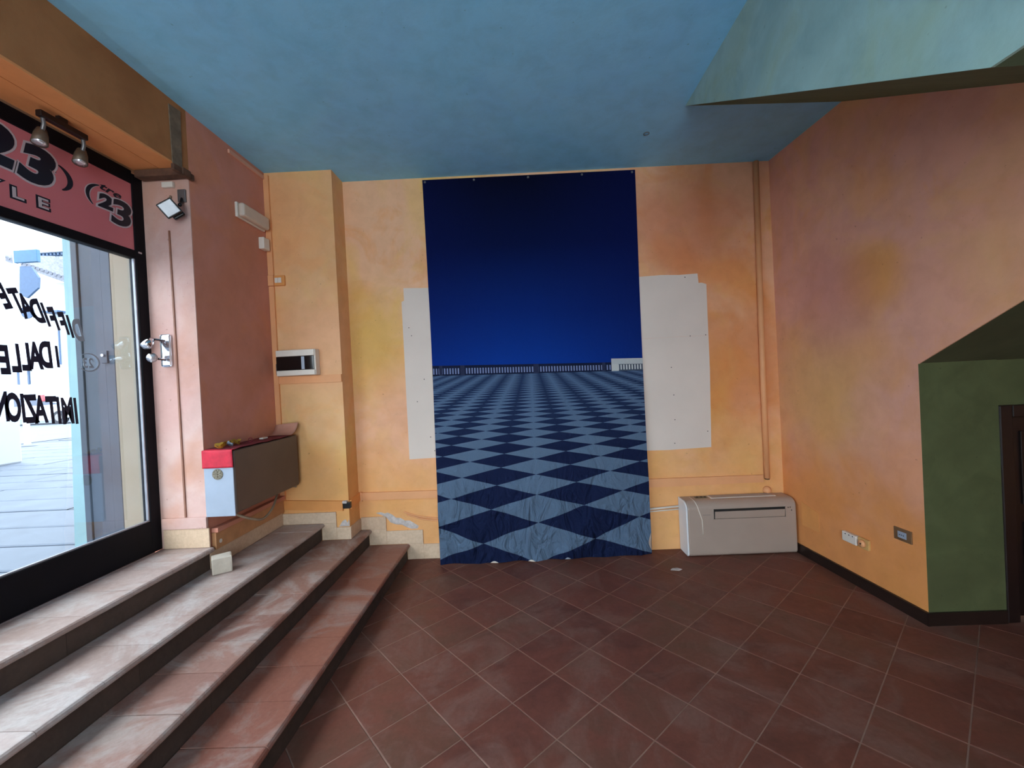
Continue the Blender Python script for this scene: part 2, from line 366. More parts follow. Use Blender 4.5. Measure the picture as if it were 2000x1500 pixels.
# ---------------------------------------------------------------- floor and its tiles
floor = struct('floor', bx(-2.6, 4.4, -3.3, D+.15, -.12, -.0022), m_grout, 'terracotta tiled floor laid diagonally')
T, ta, tu, tv = .2823, .7421, 1.2383, 1.8263
ca, sa = math.cos(ta), math.sin(ta)
def clip(poly, nx, ny, c):   # keep nx*x+ny*y<=c
    out = []
    for i in range(len(poly)):
        a, b = poly[i], poly[(i+1) % len(poly)]; da = nx*a[0]+ny*a[1]-c; db = nx*b[0]+ny*b[1]-c
        if da <= 0: out.append(a)
        if da*db < 0: t = da/(da-db); out.append((a[0]+(b[0]-a[0])*t, a[1]+(b[1]-a[1])*t))
    return out
def tile_bm(poly, z0, z1, ch=.0035):
    bm = B(); n = len(poly); cx = sum(p[0] for p in poly)/n; cy = sum(p[1] for p in poly)/n
    lo = [bm.verts.new((x, y, z0)) for x, y in poly]; mi = [bm.verts.new((x, y, z1-ch*.6)) for x, y in poly]
    k = 1-ch/.14; hi = [bm.verts.new((cx+(x-cx)*k, cy+(y-cy)*k, z1)) for x, y in poly]
    bm.faces.new(hi)
    for A, C in ((lo, mi), (mi, hi)):
        for i in range(n): bm.faces.new((A[i], A[(i+1) % n], C[(i+1) % n], C[i]))
    return bm
full = None; cnt = 0; g2 = .0026
cells = []
for i in range(-16, 17):
    for j in range(-16, 17):
        u, v = (i+.5)*T+tu, (j+.5)*T+tv; x, y = u*ca-v*sa, u*sa+v*ca
        if not(-1.3 < x < 4.4 and -.9 < y < 3.9): continue
        # keep what the lens can see, plus a margin
        if y < 1.0 and (abs(x) > 1.5*max(y, .2)+1.3): continue
        cells.append((y, x, u, v))
cells.sort(key=lambda c: (c[1]**2+(c[0]-1.8)**2)); 
for y, x, u, v in cells[:296]:
    q = T/2-g2
    poly = [((u+a*q)*ca-(v+b*q)*sa, (u+a*q)*sa+(v+b*q)*ca) for a, b in ((-1, -1), (1, -1), (1, 1), (-1, 1))]
    p0 = poly; poly = clip(poly, -1, 0, 1.083); poly = clip(poly, 0, 1, D-.002)
    polyB = []
    if poly and max(p[0] for p in poly) > 2.13:      # at the right wall: the room side, and the recess side in front of the green wall
        cw = 2.140+.0657*D
        polyB = clip(clip(poly, -1, -.0657, -cw), 0, 1, 2.47) if min(p[1] for p in poly) < 2.47 else []
        poly = clip(poly, 1, .0657, cw-.0002)
        if len(poly) < 3: poly, polyB = polyB, []
    if len(poly) < 3: continue
    ar = abs(sum(poly[k][0]*poly[(k+1) % len(poly)][1]-poly[(k+1) % len(poly)][0]*poly[k][1] for k in range(len(poly))))/2
    if ar < .0004 and not polyB: continue
    dz = random.uniform(-.0003, .0003)
    if abs(ar-(2*q)**2) < 1e-6:
        if full is None:
            full = obj('floor_tile', tile_bm(poly, -.0021, 0, .002), m_tile, floor); full_c = WL[full.name]
            base = full
        else:
            o = bpy.data.objects.new('floor_tile', base.data); COL.objects.link(o); o.parent = floor
            cx, cy = sum(p[0] for p in poly)/4, sum(p[1] for p in poly)/4
            o.location = Vector((cx, cy, -.0021+dz))-wloc(floor)
    else:
        bm = tile_bm(poly, -.0021+dz, dz, .002 if not polyB else 0)
        if len(polyB) > 2:
            b2 = tile_bm(polyB, -.0021+dz, dz, 0); m2 = bpy.data.meshes.new('t'); b2.to_mesh(m2); b2.free(); bm.from_mesh(m2); bpy.data.meshes.remove(m2)
        obj('floor_tile', bm, m_tile, floor)
# beyond the counted tiles the same terracotta goes on, behind and beside the camera
m_far = None
bm = B()
used = {(round(c[2], 3), round(c[3], 3)) for c in cells[:296]}
for i in range(-40, 40):
    for j in range(-40, 40):
        u, v = (i+.5)*T+tu, (j+.5)*T+tv; x, y = u*ca-v*sa, u*sa+v*ca
        if (round(u, 3), round(v, 3)) in used or not(-1.0 < x < 4.2 and -3.0 < y < D+.1): continue
        if x > XR(y)-.1 and y > 2.3: continue
        q = T/2-g2
        vs = [bm.verts.new(((u+a*q)*ca-(v+b*q)*sa, (u+a*q)*sa+(v+b*q)*ca, 0)) for a, b in ((-1, -1), (1, -1), (1, 1), (-1, 1))]
        vl = [bm.verts.new(k.co-Vector((0, 0, .0021))) for k in vs]
        bm.faces.new(vs)
        for k in range(4): bm.faces.new((vs[k], vl[k], vl[(k+1) % 4], vs[(k+1) % 4]))
obj('floor_tile_field', bm, m_tile, floor, kind='stuff')

# ---------------------------------------------------------------- entrance steps
steps = tag(thing('entrance_steps', (-1.7, .5, 0), 'flight of four stone steps rising to the shop window', None), kind='structure')
if 'category' in steps: del steps['category']
sx = [XW]+S
for k in range(4):
    z = RISE*(4-k); x0, x1 = sx[k], sx[k+1]; yend = YR-.008 if k == 0 else (YP-.012 if k == 1 else (D-.012))
    xb = x0 if k == 0 else x0-.027+0.0
    # body under the treads: core + riser
    zt = z-.032
    obj('step_core', bx(-2.40 if k == 0 else sx[k]-.03, x1-.045, -3.05, (3.448 if k < 3 else D), 0 if k == 3 else .0, zt-.003), m_grout_t, steps) if k != 0 else \
        obj('step_core', bx(-2.40, x1-.045, -3.05, YR-.007, 0, zt-.003), m_grout_t, steps)
    ys = [-3.05, -1.8, -.6, .6, 1.78, 2.96 if k else YR-.007] + ([yend] if k else [])
    for a, b in zip(ys, ys[1:]):
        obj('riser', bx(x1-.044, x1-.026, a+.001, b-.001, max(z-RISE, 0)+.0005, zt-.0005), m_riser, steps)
    # treads
    js = [y for y in [2.079+.2353*i for i in range(-22, 8)] if y < yend-.05]
    js = [-3.05]+js+[yend]
    gp = .002 if k < 2 else .0035
    for a, b in zip(js, js[1:]):
        dz = random.uniform(-.0012, .0012)
        bm = B(); x_in = (XW if k == 0 else x0-.024)
        prof = [(x_in, zt), (x1-.012, zt), (x1-.003, zt+.006), (x1, zt+.015), (x1-.003, z-.007), (x1-.010, z-.001), (x1-.016, z), (x_in, z)]
        xc = -1.4846
        yb = b-gp/2
        if k == 2 and b > YP and a < YP: pass
        prism(bm, [(px_, a+gp/2, pz+dz) for px_, pz in prof], (0, yb-a-gp/2, 0))
        if k == 2 and a+.01 > YP-.24 and b > YP:      # beside the pilaster the tread is notched
            bm.free(); bm = B()
            prof2 = [(XP+.003, zt)]+prof[1:-1]+[(XP+.003, z)]
            if a < YP-.03:
                prism(bm, [(px_, a+gp/2, pz+dz) for px_, pz in prof], (0, YP-.013-a-gp/2, 0))
                prism(bm, [(px_, YP-.013, pz+dz) for px_, pz in prof2], (0, yb-YP+.013, 0))
            else: prism(bm, [(px_, a+gp/2, pz+dz) for px_, pz in prof2], (0, yb-a-gp/2, 0))
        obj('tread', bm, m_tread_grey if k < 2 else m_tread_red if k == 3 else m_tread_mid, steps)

# stepped stone skirting
sk = tag(thing('baseboard_back', (-1.5, 3.6, .1), 'stepped travertine skirting following the stairs', None), kind='structure'); 
if 'category' in sk: del sk['category']
def skp(*a, m=m_skirt): obj('skirting_stone', bx(*a, bev=.002), m, sk)
skp(XL+.001, -1.591, YP-.012, YP-.001, .410, .500); skp(-1.7135, -1.591, YP-.0118, YP-.001, .273, .4095); skp(-1.5905, XP+.012, YP-.012, YP-.001, .273, .373)
skp(XP+.0005, XP+.012, YP-.0005, D-.012, .274, .373)
skp(XP+.0125, -1.255, D-.012, D-.0005, .273, .380); skp(-1.4075, -1.255, D-.0118, D-.0005, .137, .2725); skp(-1.2545, -.939, D-.012, D-.0005, .137, .253)
skp(-1.0805, -.939, D-.0118, D-.0005, .001, .1365); skp(-.9385, -.55, D-.012, D-.0005, .001, .130)
sl_ = tag(thing('baseboard_left', (XL, 3.0, .4), 'travertine skirting on the left pier and window reveal', None), kind='structure')
if 'category' in sl_: del sl_['category']
obj('skirting_stone', bx(XL+.0005, XL+.014, YR-.002, YP-.013, .410, .515, bev=.002), m_skirt, sl_)
obj('skirting_stone', bx(XW+.02, XL+.014, YR-.018, YR-.0065, .546, .668, bev=.002), m_skirt, sl_)
obj('skirting_stone', bx(XL+.0005, XL+.014, YR-.0175, YR-.0025, .410, .545, bev=.001), m_skirt, sl_)
obj('skirting_ledge', bx(XW+.02, XL+.006, YR-.026, YR-.0065, .669, .739, bev=.003), m_reveal, sl_)

# ---------------------------------------------------------------- shop window
win = tag(thing('window_1', (XW, .5, .545), 'large shop window in a dark plum metal frame', None), kind='structure')
if 'category' in win: del win['category']
X0, X1 = -2.392, XW
def fr(y0, y1, z0, z1, m=m_darkframe, xa=X0, xb=X1, nm='frame_bar'): return obj(nm, bx(xa, xb, y0, y1, z0, z1, bev=.003), m, win)
fr(2.566, YR-.001, .547, 2.89); fr(-3.0, -2.92, .547, 2.89); fr(-2.92, 2.566, .547, .742); fr(-2.92, 2.566, 2.825, 2.905)  # unseen near end lengthened to let more daylight in from the left
fr(-2.92, 2.566, 2.365, 2.415); fr(.42, .50, .742, 2.365)
obj('upper_panel', bx(-2.372, -2.352, -2.92, .8995, 2.4155, 2.8245), m_darkframe, win)
for a in ((.50, 2.566), (-2.92, .42)):
    fr(a[0], a[1], .742, .752, m_bead, -2.366, -2.350, 'glazing_bead'); fr(a[1]-.011, a[1], .752, 2.365, m_bead, -2.366, -2.350, 'glazing_bead')
    obj('pane', bx(-2.373, -2.367, a[0], a[1]-.0005, .7425, 2.3645), m_glass, win)
obj('latch', bx(XW, XW+.008, 2.575, 2.60, 2.40, 2.412, bev=.002), m_chrome, win)

# letters --------------------------------------------------------
def glyph_mesh(txt, size, offset=0., shear=0., sx=1., ext=.0006):
    cu = bpy.data.curves.new('glyph', 'FONT'); cu.body = txt; cu.size = size; cu.offset = offset; cu.shear = shear
    cu.extrude = ext; cu.align_x = 'CENTER'; cu.align_y = 'CENTER'; cu.resolution_u = 5; cu.space_character = 1.05
    o = bpy.data.objects.new('glyph', cu); COL.objects.link(o); bpy.context.view_layer.update()
    me = bpy.data.meshes.new_from_object(o.evaluated_get(bpy.context.evaluated_depsgraph_get()))
    bpy.data.objects.remove(o)
    ys = [v.co.y for v in me.vertices]; xs = [v.co.x for v in me.vertices]
    cy, cx = (min(ys)+max(ys))/2, (min(xs)+max(xs))/2; h = max(ys)-min(ys)
    for v in me.vertices: v.co.y = (v.co.y-cy); v.co.x = (v.co.x-cx)*sx
    return me, h
def put_text(name, txt, c, height, mat, parent, rot=0., mirror=False, offset=0., shear=0., sx=1., label=None, dx=0.):
    me, h = glyph_mesh(txt, height*1.38, offset, shear, sx)
    k = height/h if h else 1
    R2 = Matrix.Rotation(rot, 4, 'Z')
    # local X -> +Y (or -Y when it is read from outside), local Y -> +Z
    A = Matrix(((0, 0, 1, 0), (1, 0, 0, 0), (0, 1, 0, 0), (0, 0, 0, 1))) if not mirror else Matrix(((0, 0, -1, 0), (-1, 0, 0, 0), (0, 1, 0, 0), (0, 0, 0, 1)))
    me.transform(A @ R2 @ Matrix.Diagonal((k, k, 1, 1)))
    me.materials.clear()
    o = link(name, me, mat, parent, c); 
    if label: o['label'] = label
    return o

# words on the glass, reading from the street
lt = thing('window_lettering', (-2.3655, 2.0, 1.75), 'dark navy vinyl words on the shop window glass, reversed from inside', 'lettering')
XG = -2.3662
for ch, y, z, r, m in (('E', 1.895, 2.005, .32, 0), ('T', 1.944, 1.992, .30, 0), ('A', 1.984, 1.975, .28, 0), ('D', 2.028, 1.957, .26, 0), ('I', 2.065, 1.945, .24, 0),
                    ('F', 2.100, 1.930, .22, 0), ('F', 2.146, 1.912, .20, 0), ('I', 2.178, 1.900, .18, 0), ('D', 2.215, 1.885, .16, 1)):
    put_text('letter', ch, (XG, y, z), .120, (m_vinyl, m_vinyl_grey)[m], lt, -r, True, .0070, .12, .42, label='faded grey letter' if m else None)
for ch, y, z in (('E', 1.885, 1.712), ('L', 1.932, 1.722), ('L', 1.972, 1.730), ('A', 2.014, 1.738), ('D', 2.056, 1.745), ('I', 2.108, 1.738)):
    put_text('letter', ch, (XG, y, z), .135 if ch != 'I' else .11, m_vinyl, lt, 0, True, .0075, .15, .44)
for ch, y, z in (('N', 1.862, 1.498), ('O', 1.908, 1.492), ('I', 1.947, 1.486), ('Z', 1.980, 1.481), ('A', 2.022, 1.476), ('T', 2.066, 1.470), ('I', 2.100, 1.465), ('M', 2.142, 1.460), ('I', 2.182, 1.456)):
    put_text('letter', ch, (XG, y, z), .138, m_vinyl, lt, 0, True, .0075, .12, .42)
bm = B()
def ring(bm, cy, cz, ry, rz, wd, a0, a1, x, n=20, th=.0008, taper=True):
    for k in range(n):
        t0, t1 = a0+(a1-a0)*k/n, a0+(a1-a0)*(k+1)/n
        w0 = wd*(math.sin(math.pi*k/n)*.8+.25 if taper else 1); w1 = wd*(math.sin(math.pi*(k+1)/n)*.8+.25 if taper else 1)
        pts = [(x, cy+(ry-w0/2)*math.cos(t0), cz+(rz-w0/2)*math.sin(t0)), (x, cy+(ry+w0/2)*math.cos(t0), cz+(rz+w0/2)*math.sin(t0)),
               (x, cy+(ry+w1/2)*math.cos(t1), cz+(rz+w1/2)*math.sin(t1)), (x, cy+(ry-w1/2)*math.cos(t1), cz+(rz-w1/2)*math.sin(t1))]
        prism(bm, pts, (th, 0, 0))
    return bm
ring(bm, 2.262, 1.715, .058, .048, .010, -2.4, 2.2, XG, taper=True)
obj('emblem_ring', bm, m_vinyl_grey, lt, label='faded grey emblem ring')
put_text('emblem_numeral', '23', (XG, 2.262, 1.712), .055, m_vinyl_grey, lt, 0, True, .002, .1, .8, label='faded grey 23')

# orange sign over the window ------------------------------------
sg = thing('shop_sign', (-2.36, 1.6, 2.415), 'red orange shop sign with black numerals above the window', 'sign')
obj('sign_panel', bx(-2.372, -2.352, .9, 2.5655, 2.4155, 2.8245), m_orange_sign, sg)
XS = -2.3515
def bold(txt, y, z, h, rot=0., sx=1.05, off=.012, shear=.15, ow=.010):
    put_text('numeral_outline', txt, (XS, y, z), h+ow*2, m_outline, sg, rot, False, off+ow*.9, shear, sx, label='pale outline of the numeral')
    put_text('numeral', txt, (XS+.0012, y, z), h, m_ink, sg, rot, False, off, shear, sx)
bold('2', 1.868, 2.705, .195, -.04, 1.3, .016); bold('3', 2.052, 2.680, .195, -.04, 1.3, .016)
obj('swoosh', ring(B(), 2.115, 2.668, .092, .07, .026, -1.0, 1.15, XS-.0001), m_ink, sg, label='black curved swoosh')
obj('swoosh', ring(B(), 1.955, 2.685, .235, .115, .014, 2.3, 4.2, XS-.0001), m_ink, sg, label='black curved swoosh')
for ch, y, z in (('S', 1.70, 2.52), ('T', 1.77, 2.515), ('Y', 1.865, 2.51), ('L', 1.965, 2.502), ('E', 2.072, 2.50)):
    put_text('letter_outline', ch, (XS, y, z), .066, m_ink, sg, 0, False, .007, 0, 1.5, label='black edge of the letter')
    put_text('letter', ch, (XS+.0012, y, z), .050, m_outline, sg, 0, False, .0015, 0, 1.5)
for t, y, z, h, sx in (('2', 2.395, 2.645, .085, 1.5), ('3', 2.487, 2.612, .155, 1.4)):
    lay = .0004 if t == '2' else .0026
    put_text('numeral_outline', t, (XS+lay, y, z), h+.016, m_outline, sg, 0, False, .016, .1, sx, label='pale outline of the numeral')
    put_text('numeral', t, (XS+lay+.0012, y, z), h, m_ink, sg, 0, False, .007, .1, sx)
put_text('letters', 'tre', (XS+.0012, 2.432, 2.718), .038, m_ink, sg, -.12, False, .0012, .35, 1.7)
obj('emblem_ring', ring(B(), 2.395, 2.652, .100, .075, .030, 1.9, 3.9, XS-.0002), m_outline, sg, label='pale edge of the emblem curve')
obj('emblem_curve', ring(B(), 2.395, 2.652, .100, .075, .020, 1.9, 3.9, XS+.0004), m_ink, sg, label='black emblem curve')

# ---------------------------------------------------------------- banner
def banner_mat():
    g = G('printed_chequered_terrace_banner'); uv = g.n('ShaderNodeUVMap'); s = g.n('ShaderNodeSeparateXYZ', {0: uv.outputs[0]})
    u, v = s.outputs[0], s.outputs[1]
    t = g.math('MAXIMUM', g.math('SUBTRACT', v, .4498), .02)
    q = g.math('MULTIPLY', g.math('SUBTRACT', g.math('DIVIDE', 1., t), 2.197), 1/.402)
    us = g.math('DIVIDE', g.math('MULTIPLY', g.math('SUBTRACT', u, .47), 1/1.052), t)
    A = g.math('FLOOR', g.math('ADD', q, us)); Bq = g.math('FLOOR', g.math('SUBTRACT', q, us))
    par = g.math('ABSOLUTE', g.math('MODULO', g.math('ADD', A, Bq), 2.))
    fl = g.mix(par, lin(88, 108, 132), lin(20, 26, 50))
    fl = g.mix(g.n('ShaderNodeMapRange', {0: v, 1: .52, 2: .72, 3: .5, 4: 0.}).outputs[0], fl, lin(66, 92, 130), 'MIX')
    # the above mix would flatten the print, so keep the contrast by multiplying the pattern back
    fl = g.mix(g.math('MULTIPLY', par, .55), fl, lin(22, 34, 70))
    sky = g.ramp(v, [(0., lin(5, 9, 36)), (.18, lin(4, 18, 66)), (.36, lin(6, 38, 112)), (.50, lin(10, 54, 142))])
    hx = g.math('ABSOLUTE', g.math('SUBTRACT', u, .42))
    sky = g.mix(g.n('ShaderNodeMapRange', {0: hx, 1: .1, 2: .6, 3: 0., 4: .5}).outputs[0], sky, lin(10, 22, 84))
    top = g.math('ADD', .491, g.math('MULTIPLY', u, .013)); bot = g.math('ADD', .518, g.math('MULTIPLY', u, .008))
    # balustrade
    fr_ = g.math('ABSOLUTE', g.math('SUBTRACT', g.math('FRACT', g.math('DIVIDE', u, .0131)), .5))
    vv = g.math('DIVIDE', g.math('SUBTRACT', v, top), g.math('SUBTRACT', bot, top))
    inb = g.math('MULTIPLY', g.math('GREATER_THAN', vv, .28), g.math('LESS_THAN', vv, .85))
    bal = g.math('MULTIPLY', g.math('LESS_THAN', fr_, .24), inb)
    pil = None
    for c, w_ in ((.04, .008), (.144, .010), (.495, .012), (.815, .008), (.868, .018)):
        p = g.math('LESS_THAN', g.math('ABSOLUTE', g.math('SUBTRACT', u, c)), w_)
        pil = p if pil is None else g.math('MAXIMUM', pil, p)
    nb = g.math('MULTIPLY', bal, g.math('SUBTRACT', 1., pil))
    white = g.math('GREATER_THAN', u, .852)
    dark = g.mix(nb, lin(24, 30, 56), lin(120, 132, 172)); dark = g.mix(g.math('MULTIPLY', pil, .6), dark, lin(52, 58, 84))
    lt_ = g.mix(nb, lin(70, 78, 92), lin(196, 200, 200)); lt_ = g.mix(pil, lt_, lin(188, 190, 188))
    lt_ = g.mix(g.math('LESS_THAN', vv, .22), lt_, lin(178, 182, 184))
    balc = g.mix(white, dark, lt_)
    top2 = g.math('SUBTRACT', top, g.math('MULTIPLY', white, .010))
    col = g.mix(g.math('GREATER_THAN', v, top2), sky, balc)
    col = g.mix(g.math('GREATER_THAN', v, bot), col, fl)
    nz = g.noise(180, 2, .5); 
    col = g.mix(.25, col, g.ramp(nz, [(.3, (.6, .6, .6, 1)), (.7, (1, 1, 1, 1))]), 'MULTIPLY')
    mk = g.n('ShaderNodeMapRange', {0: v, 1: .68, 2: .95, 3: .12, 4: 1.}, interpolation_type='SMOOTHSTEP').outputs[0]
    wv = g.n('ShaderNodeVectorMath', {0: g.pos(), 1: (1.2, 1., .55)}, operation='MULTIPLY').outputs[0]
    cr_ = g.noise(7.5, 3, .5, 1.6, wv)
    g.bump(g.math('ADD', g.math('MULTIPLY', cr_, mk), g.math('MULTIPLY', nz, .02)), .85, .09)
    return g.fin(col, .8, spec=.08)
m_banner = banner_mat()
bn = thing('wall_banner', (.1, 3.6, 0), 'tall dark blue printed banner of a chequered terrace nailed to the back wall', 'banner')
def ban(u, v):
    ztop = 3.257+(3.230-3.257)*u
    k = max(0, (v-.30)/.70); k = k*k*(3-2*k)
    out = (.128*(1-u)+.066*u)
    x = (-.788+1.813*u)*(1-v)+(-.768+1.759*u)*v
    wr = max(0, (v-.72)/.28)
    y = D-.006-out*k
    y -= .004*(1+math.sin(u*9.5+v*2.5))*min(1, v*3)
    y -= wr*.016*(1+math.sin(u*17+v*9)*math.sin(v*31+u*6)) + wr*.006*(1+math.sin(u*41-v*17))
    y -= wr*(.012*math.sin(u*31+v*13)*math.sin(v*24+u*5)+.016*max(0, 1-abs(math.sin(u*8.3+v*11))*2.2)**2+.012*max(0, 1-abs(math.sin(u*5.1-v*19+1))*2.6)**2)
    y -= .022*math.exp(-((u-.62)/.10)**2-((v-.95)/.05)**2) + .016*math.exp(-((u-.42)/.04)**2-((v-.92)/.06)**2)
    z = ztop*(1-v)+.004*v + .004*math.sin(u*23)*wr*wr*(1 if v > .9 else .3)
    return (x, y, z)
obj('printed_sheet', sheet(B(), ban, 90, 150, 0, True), m_banner, bn, True)
# pale canvas back, so that the banner has a reverse and an edge
obj('canvas_back', sheet(B(), lambda u, v: tuple(Vector(ban(u, v))+Vector((0, .0030, 0))), 90, 150, 0), m_board, bn, True, label='pale canvas reverse')
for u in (.012, .245, .50, .752, .985):
    p = Vector(ban(u, .006)); bm = B()
    disc(bm, p-Vector((0, .004, 0)), (0, 1, 0), .009, .005, 14, .010); obj('nail', bm, m_grey, bn)
for (u, wd, mt) in ((.255, .07, m_white), (.43, .06, m_white), (.60, .05, m_bluewhite)):
    def curl(a, b, u=u, wd=wd):
        x, y, z = ban(u+(a-.5)*wd/1.8, 1.0); s = math.sin(a*math.pi)
        th = b*2.4; return (x, y-.001-.010*math.sin(th)*s, z+.0005+.012*(1-math.cos(th))*s*.8)
    obj('torn_edge', sheet(B(), curl, 8, 5, .0006), mt, bn, True, label='pale torn strip curling up at the bottom edge')
def curl2(a, b):
    x, y, z = ban(1.0, .945+.045*b); s = math.sin(b*math.pi)
    return (x-.002-a*.026*s, y-.002-.014*math.sin(a*2.6)*s, z)
obj('peeled_edge', sheet(B(), curl2, 5, 8, .0006), m_cream_pl, bn, True, label='cream edge peeled back at the lower right')

# ---------------------------------------------------------------- bare white boards beside the banner
def patch(name, pts, label, cat='board', extra=()):
    t = thing(name, (sum(p[0] for p in pts)/len(pts), D, min(p[1] for p in pts)), label, cat)
    zs = sorted(extra); 
    def band(poly, lo, hi):
        q = clip(poly, 0, 1, hi); return clip(q, 0, -1, -lo)
    lv = [0]+list(zs)+[9]
    for i, (lo, hi) in enumerate(zip(lv, lv[1:])):
        q = band(pts, lo+(.0012 if lo == 1.8 else 0), hi)
        if len(q) > 2: obj('board', prism(B(), [(x, D-.004-.0010*(i % 2), z) for x, z in q], (0, .0035, 0)), m_board, t)
    return t
pl = patch('white_board', [(-1.022, 2.225), (-1.000, 2.235), (-1.000, 2.343), (-.62, 2.325), (-.62, .872), (-1.024, .865)], 'bare white rectangle on the back wall left of the banner', 'wall panel', (1.905, 1.62, 1.30))
pr = patch('white_board', [(.90, 2.322), (1.20, 2.330), (1.35, 2.322), (1.506, 2.326), (1.511, 2.245), (1.535, 2.247), (1.575, 2.233), (1.572, 1.5), (1.554, .854), (1.365, .850), (1.20, .845), (.90, .85)], 'bare white rectangle with notched corner on the back wall right of the banner', 'wall panel', (1.800, 1.49, 1.20, .995))
random.seed(3)
for t, ps in ((pl, [(-.97, 2.0), (-.95, 1.93), (-.86, 1.55), (-.93, 1.36), (-.83, 1.05), (-.80, .93)]),
              (pr, [(1.40, 2.30), (1.42, 1.802), (1.55, 1.805), (1.25, 1.545), (1.26, 1.31), (1.26, 1.10), (1.53, .99), (1.25, .90)])):
    for x, z in ps:
        obj('nail_hole', disc(B(), (x, D-.0052, z), (0, 1, 0), .0042, .002, 8), m_darkgap, t)

# ---------------------------------------------------------------- pipes and trunking
def one(name, bm, mat, label, cat, smooth=False, group=None):
    return tag(obj(name, bm, mat, None, smooth), label, cat, group)
rp_ = thing('corner_pipe', (2.0, 3.63, .57), 'tall round pipe painted peach in the right corner of the back wall', 'pipe')
obj('pipe', tube(B(), [(2.020, D-.024, 3.225), (1.9985, D-.024, 1.44), (1.9965, D-.024, .575)], .0225, 14), m_trunk, rp_, True)
obj('pipe_socket', tube(B(), [(1.999, D-.0245, 1.432), (1.999, D-.0245, 1.440)], .0245, 14), m_trunk, rp_, label='pale joint ring')
obj('pipe_end', disc(B(), (1.9965, D-.024, .566), (0, 0, 1), .018, .009, 12), m_darkgap, rp_, label='dark open end of the pipe')
one('wall_rosette', tube(B(), [(2.0, D-.001, .47), (2.0, D-.012, .47), (2.0, D-.03, .47), (2.0, D-.038, .47)], [.034, .034, .024, .010], 18), m_trunk, 'round peach cap below the corner pipe above the air conditioner', 'pipe cap', True)
one('cable_trunking', prism(B(), [(.95, D-.018, .536), (1.97, D-.018, .541), (1.97, D-.018, .602), (.95, D-.018, .608)], (0, .0175, 0)), m_trunk, 'horizontal peach trunking between banner and corner pipe', 'trunking')
bt = thing('cable_trunking', (-1.13, D-.02, .52), 'horizontal peach trunking from the pilaster to the left edge of the banner', 'trunking')
obj('trunking_lid', prism(B(), [(XP+.02, D-.018, .530), (-.72, D-.018, .524), (-.72, D-.018, .588), (XP+.02, D-.018, .596)], (0, .0175, 0)), m_trunk, bt)
obj('trunking_side', prism(B(), [(XP+.0005, YP+.01, .516), (XP+.0005, D-.001, .532), (XP+.0005, D-.001, .598), (XP+.0005, YP+.01, .586)], (.018, 0, 0)), m_trunk_o, bt)
obj('trunking_joint', bx(XP+.019, XP+.034, D-.022, D-.001, .520, .602, bev=.002), m_trunk, bt)
lw = thing('cable_trunking', (-1.78, YP-.02, .5), 'low orange trunking across the foot of the pilaster', 'trunking')
obj('trunking_lid', prism(B(), [(XL+.02, YP-.018, .536), (XP-.045, YP-.018, .508), (XP-.045, YP-.018, .588), (XL+.02, YP-.018, .612)], (0, .0175, 0)), m_trunk_o, lw)
obj('trunking_corner', bx(XP-.040, XP+.022, YP-.026, YP+.008, .528, .578, bev=.004), m_black, lw, label='broken black corner piece')
obj('trunking_corner', bx(XP-.043, XP-.006, YP-.028, YP-.001, .570, .590, bev=.003), m_damage, lw, label='chipped grey corner piece')
mt_ = one('cable_trunking', prism(B(), [(-2.00, YP-.018, 1.566), (XP, YP-.018, 1.562), (XP, YP-.018, 1.623), (-2.00, YP-.018, 1.625)], (0, .0175, 0)), m_trunk, 'horizontal peach trunking under the fuse box', 'trunking')
ct = thing('cable_trunking', (-2.02, YP-.02, 1.1), 'vertical trunking running down the left corner of the pilaster', 'trunking')
obj('trunking_lid', prism(B(), [(-2.041, YP-.02, 2.455), (-1.998, YP-.02, 2.455), (-2.0, YP-.02, 3.27), (-2.041, YP-.02, 3.27)], (0, .0195, 0)), m_trunk, ct)
obj('trunking_lid', prism(B(), [(-2.041, YP-.02, .615), (-2.003, YP-.02, .615), (-2.000, YP-.02, 2.365), (-2.041, YP-.02, 2.365)], (0, .0195, 0)), m_trunk, ct)
one('ceiling_trunking', bx(XL+.0005, XL+.014, 3.02, 3.425, 3.235, 3.262), m_trunk_w, 'short trunking under the ceiling above the emergency lamp', 'trunking')
rc = thing('shadow_gap_strip', (-2.18, YR-.01, .74), 'thin vertical dark strip standing in for a shadow gap on the window reveal', 'shadow gap')
obj('channel', prism(B(), [(-2.184, YR-.014, .7395), (-2.174, YR-.014, .7395), (-2.178, YR-.014, 2.55), (-2.187, YR-.014, 2.55)], (0, .0098, 0)), plain('shadow_gap_paint', lin(140, 96, 78), .6), rc)  # dark paint takes the place of the shade in a gap
# painted cables above the skirting
one('wall_cables', (lambda b: (tube(b, curve([(-1.095, D-.006, .412), (-1.02, D-.008, .385), (-.93, D-.008, .362), (-.72, D-.008, .338)]), .0065, 6), tube(b, curve([(-1.07, D-.006, .388), (-1.0, D-.008, .365), (-.92, D-.008, .342), (-.72, D-.008, .316)]), .0065, 6), b)[-1])(B()), m_trunk, 'pair of painted cables over the damaged plaster left of the banner', 'cable', True)
one('wall_cables', (lambda b: (tube(b, [(.98, D-.02, .352), (1.258, D-.03, .372)], .009, 8), tube(b, [(.98, D-.012, .328), (1.258, D-.02, .345)], .006, 8), b)[-1])(B()), m_white, 'white pipes between the banner and the air conditioner', 'cable', True)
